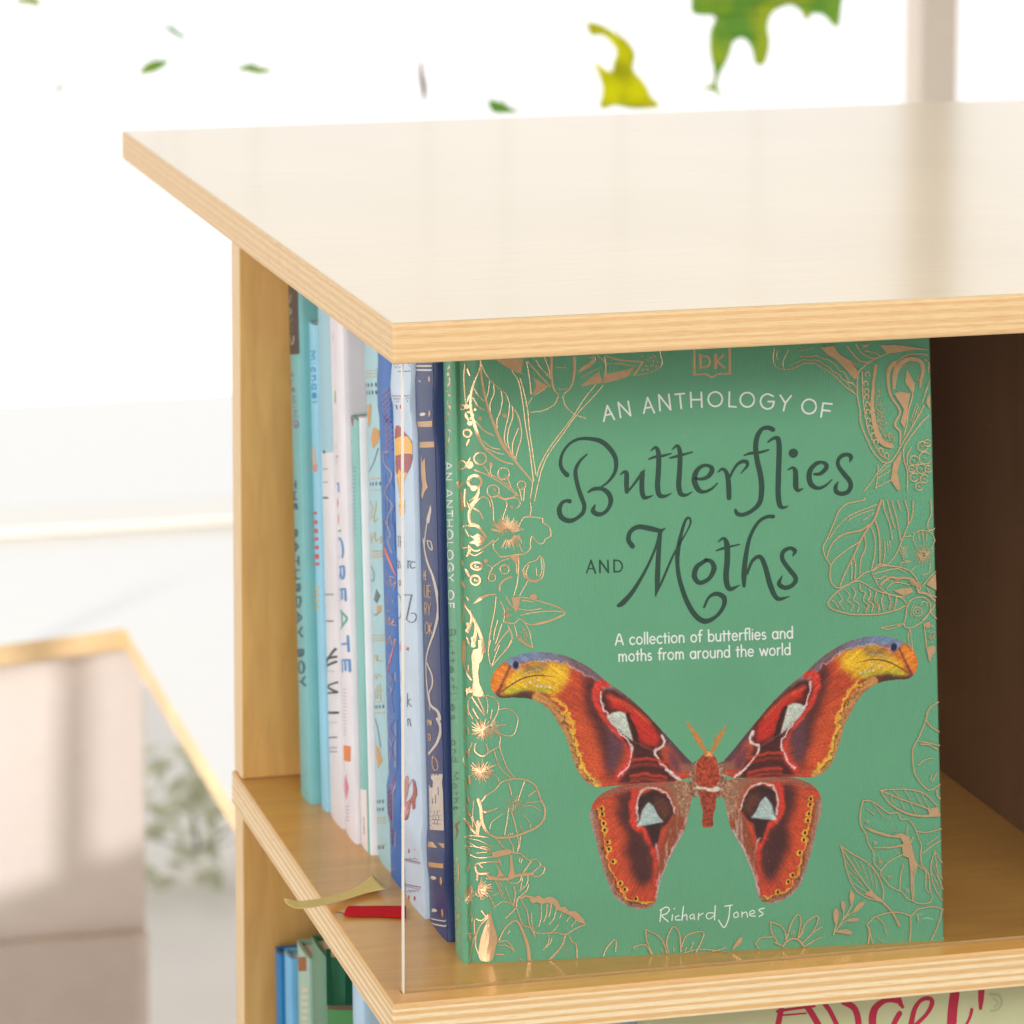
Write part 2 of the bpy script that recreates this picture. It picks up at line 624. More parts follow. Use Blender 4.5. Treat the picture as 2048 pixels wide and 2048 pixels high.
DARK = birch('shade_toned_birch', (136, 102, 76), (6, 6, .8), .45, .1, .3)  # compartment shade put into the colour of the upper divider
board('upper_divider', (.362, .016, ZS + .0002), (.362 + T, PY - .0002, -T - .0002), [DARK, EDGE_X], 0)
board('lower_divider', (.362, .016, ZS - T - GAP - .0198), (.362 + T, PY - .0002, ZS - T - .0002), [BIRCH_UP, EDGE_X], 0)

# clear acrylic front, standing in the groove
am = bpy.data.materials.new('clear_acrylic')
am.use_nodes = True
nt = am.node_tree
nt.nodes.clear()
out = nt.nodes.new('ShaderNodeOutputMaterial')
tr = nt.nodes.new('ShaderNodeBsdfTransparent')
tr.inputs[0].default_value = (.985, .99, .985, 1)
gl = nt.nodes.new('ShaderNodeBsdfGlossy')
gl.inputs['Roughness'].default_value = .02
fr = nt.nodes.new('ShaderNodeFresnel')
fr.inputs[0].default_value = 1.3
mx = nt.nodes.new('ShaderNodeMixShader')
nt.links.new(fr.outputs[0], mx.inputs[0])
nt.links.new(tr.outputs[0], mx.inputs[1])
nt.links.new(gl.outputs[0], mx.inputs[2])
nt.links.new(mx.outputs[0], out.inputs[0])
pane = bm_obj('acrylic_front', box_bm((.0084, .0118, ZS - .004), (.361, .0144, -T - .0002)), [am], bookcase)
EDGE_AC = mat('acrylic_cut_edge', (226, 218, 202), .35, noise=.03)
SPECK = mat('dust', (200, 190, 176), .9)
bm = bmesh.new()
for k in range(46):
    x_, z_ = random.uniform(.012, .355), random.uniform(ZS + .01, -T - .01)
    r_ = random.uniform(.00006, .00016)
    vs = [bm.verts.new((x_ + r_ * math.cos(a), .01172, z_ + r_ * math.sin(a))) for a in (0, 1.26, 2.5, 3.8, 5.0)]
    bm.faces.new(vs)
dust = bm_obj('dust_specks', bm, [SPECK], bookcase)
dust['kind'] = 'stuff'
edge = bm_obj('acrylic_edge', box_bm((.0078, .0118, ZS - .004), (.0084, .0144, -T - .0002)), [EDGE_AC], bookcase)


# ================================================================== the green book on butterflies, standing face out
CA = on_z(929, 1928, ZS)
CB = on_z(1888, 1881, ZS)
CU = CB - CA
CW = float(np.linalg.norm(CU))
CU = CU / CW
CN = np.array([-CU[1], CU[0], 0])
LEAN = math.tan(math.radians(7.2))
CV = CN * LEAN + np.array([0, 0, 1.0])
COUT = np.cross(CU, CV)
COUT = COUT / np.linalg.norm(COUT)
CH, CT = .277, .0225


def cover_st(px, py):
    d = ray(px, py)
    k = np.dot(CA - CL, COUT) / np.dot(d, COUT)
    P = CL + d * k - CA
    t = P[2]
    s = np.dot(P - CV * t, CU)
    return s, t


def hinge(s):
    """depth of the cover surface behind its plane: rounded spine corner, French groove, rise back to the flat board"""
    mm = s * 1000
    if mm < 1.6: return .0009 * ((1.6 - mm) / 1.6) ** 2
    if mm < 4.2: return .0020 * (.5 - .5 * math.cos(math.pi * (mm - 1.6) / 2.6))
    if mm < 11.5:
        q = (mm - 4.2) / 7.3
        return .0020 * (1 - q) ** 1.35
    return 0


def cover_pt(s, t, off=0.0):
    return CA + CU * s + CV * t + COUT * (off - hinge(s))


def cover_map(px, py, off):
    s, t = cover_st(px, py)
    return cover_pt(max(.0002, min(CW - .0001, s)), max(.0002, min(CH, t)), off)


def cloth(name, col):
    m = mat(name, col, .5, spec=.45, noise=.03, scale=30, coat=.12, coat_r=.3)
    nt = m.node_tree
    N, L, b = nt.nodes, nt.links, nt.nodes['Principled BSDF']
    tc = N.new('ShaderNodeTexCoord')
    w1 = N.new('ShaderNodeTexWave')
    w1.bands_direction = 'X'
    w1.inputs['Scale'].default_value = 2 * math.pi / (20 * .00075)
    w1.inputs['Distortion'].default_value = 1.2
    w1.inputs['Detail'].default_value = 2
    L.new(tc.outputs['Object'], w1.inputs['Vector'])
    n = N.new('ShaderNodeTexNoise')
    n.inputs['Scale'].default_value = 900
    L.new(tc.outputs['Object'], n.inputs['Vector'])
    ad = N.new('ShaderNodeMath')
    ad.operation = 'ADD'
    L.new(w1.outputs['Fac'], ad.inputs[0])
    L.new(n.outputs['Fac'], ad.inputs[1])
    bp = N.new('ShaderNodeBump')
    bp.inputs['Strength'].default_value = .3
    bp.inputs['Distance'].default_value = .0002
    L.new(ad.outputs[0], bp.inputs['Height'])
    L.new(bp.outputs[0], b.inputs['Normal'])
    return m


PAPER = mat('paper_edges', (238, 232, 218), .85, noise=.12, scale=20, stretch=(60, 60, .5), bump=.3, bscale=60)
GREEN = cloth('green_linen_cover', (97, 161, 124))
FOIL = mat('copper_foil', (234, 188, 144), .26, metal=.44, noise=.06, scale=400)

gbook = empty('butterfly_book', tuple(CA))
tag(gbook, 'large green hardback facing out, with copper foil flowers and a red moth on its cover', 'book')

# cover wrapped round: front board, rounded spine, back board, all one shell
outl = []
S = [CW, CW - .0006] + list(np.linspace(CW * .9, .03, 5)) + [.018, .0135, .0125] + list(np.linspace(.0115, .0016, 24)) + [.001, .0005, .0002]
for s in S: outl.append((s, hinge(s) if s < CW - .0003 else .0006))
for k in range(0, 13):
    q = k / 12
    outl.append((-.0008 * math.sin(math.pi * q) - .0003, .0012 + q * (CT - .0024)))
outl += [(.0005, CT), (CW, CT), (CW, CT - .0026), (.004, CT - .0026), (.0015, CT - .004), (.0015, .005), (.005, .0042), (.012, .0027), (CW, .0027)]
nz_ = 2
V, F = [], []
n = len(outl)
for t in (0, CH):
    for s, d in outl:
        V.append(CA + CU * s + CV * t + CN * d)
for i in range(n):
    j = (i + 1) % n
    F.append((i, j, n + j, n + i))
F.append(tuple(range(n))[::-1])
F.append(tuple(range(n, 2 * n)))
cov = mesh_obj('cover', V, F, GREEN, gbook, 30)
bmx = bmesh.new()
bmx.from_mesh(cov.data)
bmesh.ops.recalc_face_normals(bmx, faces=bmx.faces)
bmesh.ops.triangulate(bmx, faces=[f for f in bmx.faces if len(f.verts) > 4])
bmx.to_mesh(cov.data)
bmx.free()
cov.data.set_sharp_from_angle(angle=math.radians(30))
pv = []
for t in (.003, CH - .003):
    for s, d in ((.004, .0045), (CW - .004, .0029), (CW - .004, CT - .0029), (.004, CT - .0045)):
        pv.append(CA + CU * s + CV * t + CN * d)
mesh_obj('page_block', pv, [(0, 1, 2, 3), (7, 6, 5, 4), (0, 4, 5, 1), (1, 5, 6, 2), (2, 6, 7, 3), (3, 7, 4, 0)], PAPER, gbook)

# ---------------- copper foil drawing
fo = Print(cover_map, .00005, 3.5, groove=.00004, sub=9.0)
fo.draw('''
@ 900 680 6
12-16: 360,235 350,350 290,500
26: 290,500,16 255,650,26 255,830,30 290,1000,34 340,1150,36 400,1270,26 500,1370,20 620,1450,18 760,1490,14
14-14: 362,260,14 375,450,26 410,650,32 460,830,28 540,1050,34 640,1270,40 780,1450,26 990,1700,14
12: 365,270 440,430 560,560 660,640 705,740 710,790 700,900 660,1080 650,1200 690,1290
14: 735,790 810,900 850,1050 850,1180 800,1350 785,1440
10: 475,490 460,600 430,720
12: 520,540 525,640 480,760 480,870
12: 610,610 625,720 600,860 560,960 565,1060
12: 745,800 750,920 700,1080 690,1230 740,1380
12: 820,1060 760,1200 745,1330 770,1420
14: 290,590 340,670 400,730
16: 280,700 330,790 410,840
14: 310,980 400,1080 530,1150
10: 400,1210 480,1280 600,1310
10: 430,1290 560,1350 650,1370
12: 740,370 820,500 870,750 900,1000 950,1300 1000,1700
12: 840,460 890,650 930,850 950,1080 990,1350 1030,1620
11: 1750,530 1600,720 1450,950 1200,1280 1080,1500 1040,1640
11: 1840,540 1700,700 1530,880 1350,1130 1180,1370 1100,1550 1060,1700
F: 520,225 880,225 870,300 850,390 930,440 870,410 760,370 690,330
F: 980,440 1180,560 980,670 1030,560 1020,490
14: 915,260 950,450 970,650
18: 930,260 1080,430 1200,560
8: 1000,220 1180,440
9: 1040,250 1080,330 1180,420
16: 1130,210 1180,340 1200,460
16-8: 1300,670 1250,770 1130,840 960,870
16-8: 1350,670 1380,780 1480,880 1640,940
30-14: 1215,210,34 1215,420,34 1240,580,20 1300,650,12
30-14: 1490,210,34 1490,400,34 1450,560,20 1360,650,12
14: 1270,330 1400,330
8: 1290,580 1340,590 1400,580
F: 1540,390 1640,300 1720,220 1745,250 1660,340
12: 1850,210 1870,300 1860,480
F: 1560,565 1800,420 1845,510 1700,530
8: 1180,560 1020,660
8: 985,690 940,770
G: 300,820 320,835 300,850 285,835
8: 1560,460 1700,380 1800,330
12: 185,300 175,450 185,640 200,800
@ 1060 660 4
F: 590,330 610,350 720,330 830,300 790,370 700,400 620,420 590,420
12: 540,205 600,270 600,420
14: 600,205 720,240 910,255
9: 610,270 720,270 840,290
16: 900,255 860,320 830,360
7: 830,365 940,345 1050,285 1040,170
F: 400,450 550,330 580,420
12: 390,330 450,280 510,260 520,222 470,220
20: 1312,150 1313,352
14: 1305,358 1410,355 1455,378 1500,352 1605,350
20: 1598,348 1596,150
24: 1362,200 1362,302
18: 1362,206 1420,216 1438,250 1420,290 1362,300
24: 1484,198 1484,302
18: 1552,198 1500,248 1556,302
''')
for a, b in ((900, 210), (940, 240), (970, 220), (1000, 210), (985, 250), (1020, 255), (930, 285), (970, 285), (1010, 290), (905, 315), (940, 315)): fo.ell(a, b, 12, 8)
fo.at(900, 680, 6)
for a, b, r in ((205, 800, 30), (240, 1000, 30), (360, 940, 24), (300, 835, 14), (655, 905, 28), (490, 1490, 26), (235, 1500, 46), (285, 1780, 34)): fo.ell(a, b, r)
for a, b, r, w_ in ((235, 905, 40, 26), (215, 1120, 44, 22), (360, 1420, 72, 20), (640, 1600, 70, 12), (855, 1740, 50, 14), (515, 1810, 74, 12), (300, 1700, 74, 34), (150, 1500, 50, 14), (160, 810, 30, 14)): fo.ring(a, b, r, w_)
for a, b in ((350, 1440), (660, 1640), (870, 1760), (530, 1800)): fo.dots(a, b, 26, 26, 7, 8)
fo.draw('''
@ 900 680 6
14: 300,1560 450,1620 620,1720 820,1870
12: 470,1600 640,1700 800,1840
14: 400,1510 440,1560 470,1620
10: 490,1500 480,1580 500,1640
12: 690,1660 740,1790
12: 830,1790 860,1930
12: 890,1780 880,1930
14: 990,1700 960,1900
14: 1055,1720 1010,1930
30-12: 350,1750 320,1860 240,1932
16: 580,1850 640,1900 760,1880 800,1850
30: 90,1700 110,1780 150,1720
@ 900 980 6
34: 340,20 300,130 235,200
34-30: 270,190 235,280 250,400 330,430 400,520
18: 290,220 350,260 390,340
18-14: 280,190 340,110 400,80 460,120 480,200
12: 470,60 510,180 520,370
12: 520,50 600,90 660,110 780,90 830,130
12: 660,120 680,180 640,300 620,450
10: 830,130 840,170 800,220
12: 960,150 970,230 960,310
12: 800,480 830,420 880,330 960,320 1050,330 1110,340 1110,390 1170,420 1200,480 1205,550 1140,590 1110,640 1050,630 980,550
12: 980,550 960,620 960,700 900,760 820,770 740,780 640,800 590,790 520,700 520,640 580,580
14: 820,540 860,640
14: 830,660 870,750
F: 700,780 830,780 820,850 780,870
12: 820,790 820,950 800,1130 760,1270
20-10: 720,790 790,880 800,1000
F: 230,540 280,560 330,520 400,560 430,590 380,650 330,680 300,650 230,640 300,600
22-30: 230,430 330,440 430,560
20: 230,670 300,730 400,690 470,640 520,600
16: 230,690 240,750 300,785 400,730
14: 930,1060 880,960 930,880 1030,840 1080,790 1120,850 1120,980 1090,1060 1000,1100 930,1070
10: 1090,810 1100,960 1070,1040
10: 940,900 910,1000 940,1060
14: 860,950 900,1060
10: 1030,930 1040,1030
F: 900,1050 1000,1080 1110,1065 1030,1115 950,1100
9: 930,1090 880,1180 830,1270
14: 500,930 600,860 700,820
14: 450,900 500,930 470,1000
22: 590,1210 600,1130 660,1070 740,1040
26-14: 290,1360,14 370,1300,40 440,1260,24 540,1250,12
14: 740,1290 900,1290 1060,1330 1230,1380 1340,1430 1370,1490 1250,1550 1100,1600 950,1610 830,1540
12: 800,1420 950,1440 1100,1420
12: 850,1500 1000,1470 1200,1450 1350,1460
12: 860,1320 1000,1340
16: 1040,1600 1200,1560 1340,1500
F: 740,1290 840,1290 830,1380 790,1480 760,1420
14: 550,1270 530,1450 480,1700 450,1932
12: 600,1330 650,1450 640,1580
12: 570,1560 530,1700 520,1800
12: 620,1600 570,1760 540,1850
12: 660,1270 720,1370 780,1420
16: 690,1620 740,1750 720,1850 640,1932
16: 700,1680 600,1800 530,1932
12: 640,1580 760,1600 830,1540
12: 900,1600 950,1700 970,1800 990,1890
12: 800,1760 900,1830 990,1890
12: 770,1620 790,1700 800,1760
10-50: 130,1260 180,1380 250,1480 330,1650 380,1800 405,1932
20: 170,1400 170,1500 150,1580
14-46: 250,1450 265,1560 215,1700
14-50: 300,1560 310,1700 280,1870
50: 170,1830 180,1932
16: 200,430 150,450 142,560 140,690 220,690
34: 135,40 150,150 145,240
26: 190,0 185,120 190,200
''')
fo.at(900, 980, 6)
fo.burst(680, 520, 60, 230, 26, 16, 190, 350)
fo.burst(700, 540, 60, 190, 14, 14, 0, 130)
fo.dots(650, 500, 120, 60, 26, 9)
fo.ell(150, 880, 20, 40, -.4)
fo.ell(160, 1140, 22, 60, -.5)
for a, b, rx, ry, w_ in ((320, 910, 62, 44, 26), (305, 1080, 52, 56, 26), (500, 1050, 44, 44, 14), (650, 950, 54, 54, 12)): fo.ring(a, b, rx, w_, ry)
for a, b in ((320, 910), (305, 1080), (500, 1040), (660, 930)): fo.dots(a, b, 26, 22, 6, 8)
fo.ell(425, 850, 26)
fo.ell(1000, 1280, 46, 34)
fo.ell(735, 205, 20)
fo.dots(690, 1500, 60, 90, 30, 10)
fo.dots(870, 1740, 60, 90, 22, 12)
fo.draw('''
@ 890 1280 6
F: 400,0 460,0 470,130 440,240 410,280 395,400 410,520 440,590 480,680 400,680 340,670 330,600 340,500 330,350 320,200 340,120 400,100
40: 335,-20 350,70
56: 230,40 230,250
26: 215,250 260,380 320,480
44: 260,610 330,612
12: 540,0 515,150 550,310 600,180 650,60
12: 560,310 650,200 740,100 790,0
12: 900,0 970,60 1045,92
12: 1030,0 1050,95
10: 340,670 290,730 290,850 340,950
11: 480,660 590,690 640,780 620,880 570,980
11: 490,680 510,780 500,880
11: 650,830 740,820 830,870 870,950 850,1060 810,1140 700,1140 600,1080
11: 720,1010 600,1030
10: 560,830 540,950
18: 330,690 400,800 470,900
16: 400,700 450,820 470,860
18: 340,830 400,940
13: 600,1080 660,1170 650,1270 700,1430 760,1560 830,1650
12: 580,1310 620,1440 680,1560 790,1650
12: 520,1350 580,1310 640,1280
18: 370,1250 360,1330 440,1390 510,1350 490,1250
10: 540,1530 620,1490
10: 550,1600 620,1640 640,1700
18: 830,1660 980,1680 1090,1760 1150,1932
16: 830,1660 680,1700 600,1790 480,1870
14: 760,1710 800,1870
12: 950,1690 870,1920
14: 1000,1870 1090,1800
20: 480,1870 440,1932
12: 230,1380 215,1450 260,1540
16: 250,1330 300,1400
12: 230,1660 260,1740 280,1932
14: 330,1240 300,1320 240,1360
@ 890 1600 6
40-30: 400,0 430,100 440,240 480,350 520,400
24: 1150,0 1195,100 1180,230 1100,320 1000,370 900,410 800,440 640,450 540,420
11: 760,90 740,250 710,420
10: 690,160 560,260 530,350
14: 790,130 830,260 860,400
10: 940,170 1010,260 1020,330
9: 920,70 1050,70 1140,130
9: 1150,15 980,30
11: 900,310 940,380
26-10: 470,140 540,130 630,90
F: 380,250 412,250 410,430 370,430
20-34: 230,220 300,320 370,400
12: 240,20 300,180 330,220 340,330
10: 230,120 320,210
12: 350,20 340,200 380,330
24: 440,240 410,330 400,400
14: 760,460 810,550 815,620
11: 860,410 880,520 860,620
14: 900,430 890,550 870,600
12: 600,460 700,560 770,600
10: 640,470 690,570
F: 560,630 660,600 780,590 810,620 780,650 700,665 600,690 560,660
16: 800,630 900,640 960,690 1020,725
12: 1020,720 1090,710 1140,760 1130,790
12: 1140,790 1190,800 1180,860 1130,910 1060,910 1040,880 1090,830 1140,790
12: 1030,730 960,830 930,880
34: 540,920 640,945 760,940 850,905 960,890 1050,882
F: 778,660 800,660 815,800 850,920 750,920 780,820
F: 590,740 640,810 710,910 620,930 640,850
12: 720,940 780,990 880,985 920,900
18: 640,700 670,780
10: 895,690 885,740
10: 925,700 905,750
20-14: 240,440 370,430 520,445
10: 250,490 380,560 520,590
10: 240,550 400,570 540,610
14: 250,630 380,690 540,680 660,670
12: 380,570 480,560 560,600
10: 380,640 500,620
10: 300,470 420,490 560,560
16: 370,780 400,760 520,740 640,740
14: 400,760 450,810
26: 370,810 400,880 520,870
24: 395,880 390,960
24: 500,890 540,950
24: 500,940 640,950
11: 600,960 640,1060 680,1150 720,1180
10: 640,1000 690,1130
10: 665,1000 685,1040
11: 720,1040 760,1150 790,1220 830,1260
18: 820,1030 840,1130 820,1240
12: 990,900 980,1000 890,1090
10: 930,930 900,1060
12: 1000,1010 970,1090 870,1180 850,1280
24-12: 460,1120 530,1150 590,1280
9: 640,1110 560,1150
12: 580,1290 680,1220 760,1230 830,1270
16: 720,1420 800,1340 850,1290
26: 900,1180 960,1150 1050,1165
F: 1000,1180 1060,1170 1120,1140 1180,1180 1240,1155 1310,1170 1360,1220 1380,1280 1440,1275 1480,1330 1560,1330 1620,1380 1660,1430 1685,1490 1600,1465 1520,1400 1430,1350 1330,1310 1300,1250 1220,1230 1150,1250 1100,1220 1040,1240
10: 1150,1250 1150,1400 1120,1520
10: 1220,1240 1210,1380 1175,1460
10: 1270,1240 1260,1330 1240,1400
10: 1330,1310 1300,1420 1240,1490
8: 1400,1350 1370,1410
8: 1500,1390 1450,1460
8: 1570,1440 1510,1520
12: 1685,1490 1560,1540 1440,1610 1330,1590 1200,1595 1090,1590 1040,1530
9: 1360,1490 1300,1560 1240,1600
14: 910,1200 980,1330 1000,1450 1030,1540 1080,1640
13: 860,1300 900,1430 940,1500 1040,1530
10: 1030,1350 1040,1480 1080,1640
12-44: 640,1680 720,1530 820,1450 880,1470 940,1600 990,1750 1010,1932
9: 1240,1620 1240,1700 1170,1800
9: 1280,1650 1260,1710 1210,1770
14-30: 1440,1620 1400,1740 1310,1850 1230,1932
12: 1480,1620 1520,1700 1570,1730 1582,1900
G: 540,1320 570,1450 625,1660 600,1780 580,1880 540,1930 440,1930 405,1860 430,1660 480,1500
16: 530,1380 430,1500 380,1620 320,1780 290,1932
14: 380,1640 375,1760 430,1900
20: 440,1330 490,1390 530,1375
18: 380,1430 440,1445 510,1370
12: 640,1700 740,1690 820,1790
12: 640,1740 740,1745 840,1820
12: 320,1360 330,1450 300,1540
14: 360,1440 360,1600
12: 250,1600 360,1610
10: 780,1560 750,1600
20: 610,1850 700,1850
16: 900,1900 930,1932
''')
fo.at(890, 1280, 6)
fo.burst(440, 1080, 10, 150, 24, 20)
fo.burst(520, 1060, 40, 150, 14, 9, -70, 80)
fo.burst(430, 1580, 10, 150, 24, 18)
fo.burst(480, 1580, 40, 130, 12, 9, -70, 80)
for k in range(13): fo.line([(215, 780 + k * 36), (250, 785 + k * 36)], [9, 7])
fo.at(890, 1600, 6)
fo.dots(840, 60, 130, 130, 70, 5)
fo.burst(835, 40, 20, 130, 14, 6, 0, 360)
fo.burst(400, 1080, 10, 170, 14, 22, -80, 80)
fo.burst(320, 1140, 10, 120, 22, 14, 80, 290)
fo.dots(370, 1130, 50, 60, 20, 8)
fo.dots(1470, 1800, 40, 70, 20, 5)
fo.dots(960, 860, 60, 30, 18, 5)
for a, b in ((760, 400), (785, 395), (805, 390)): fo.line([(a, b), (a - 8, b + 26)], [9, 6])

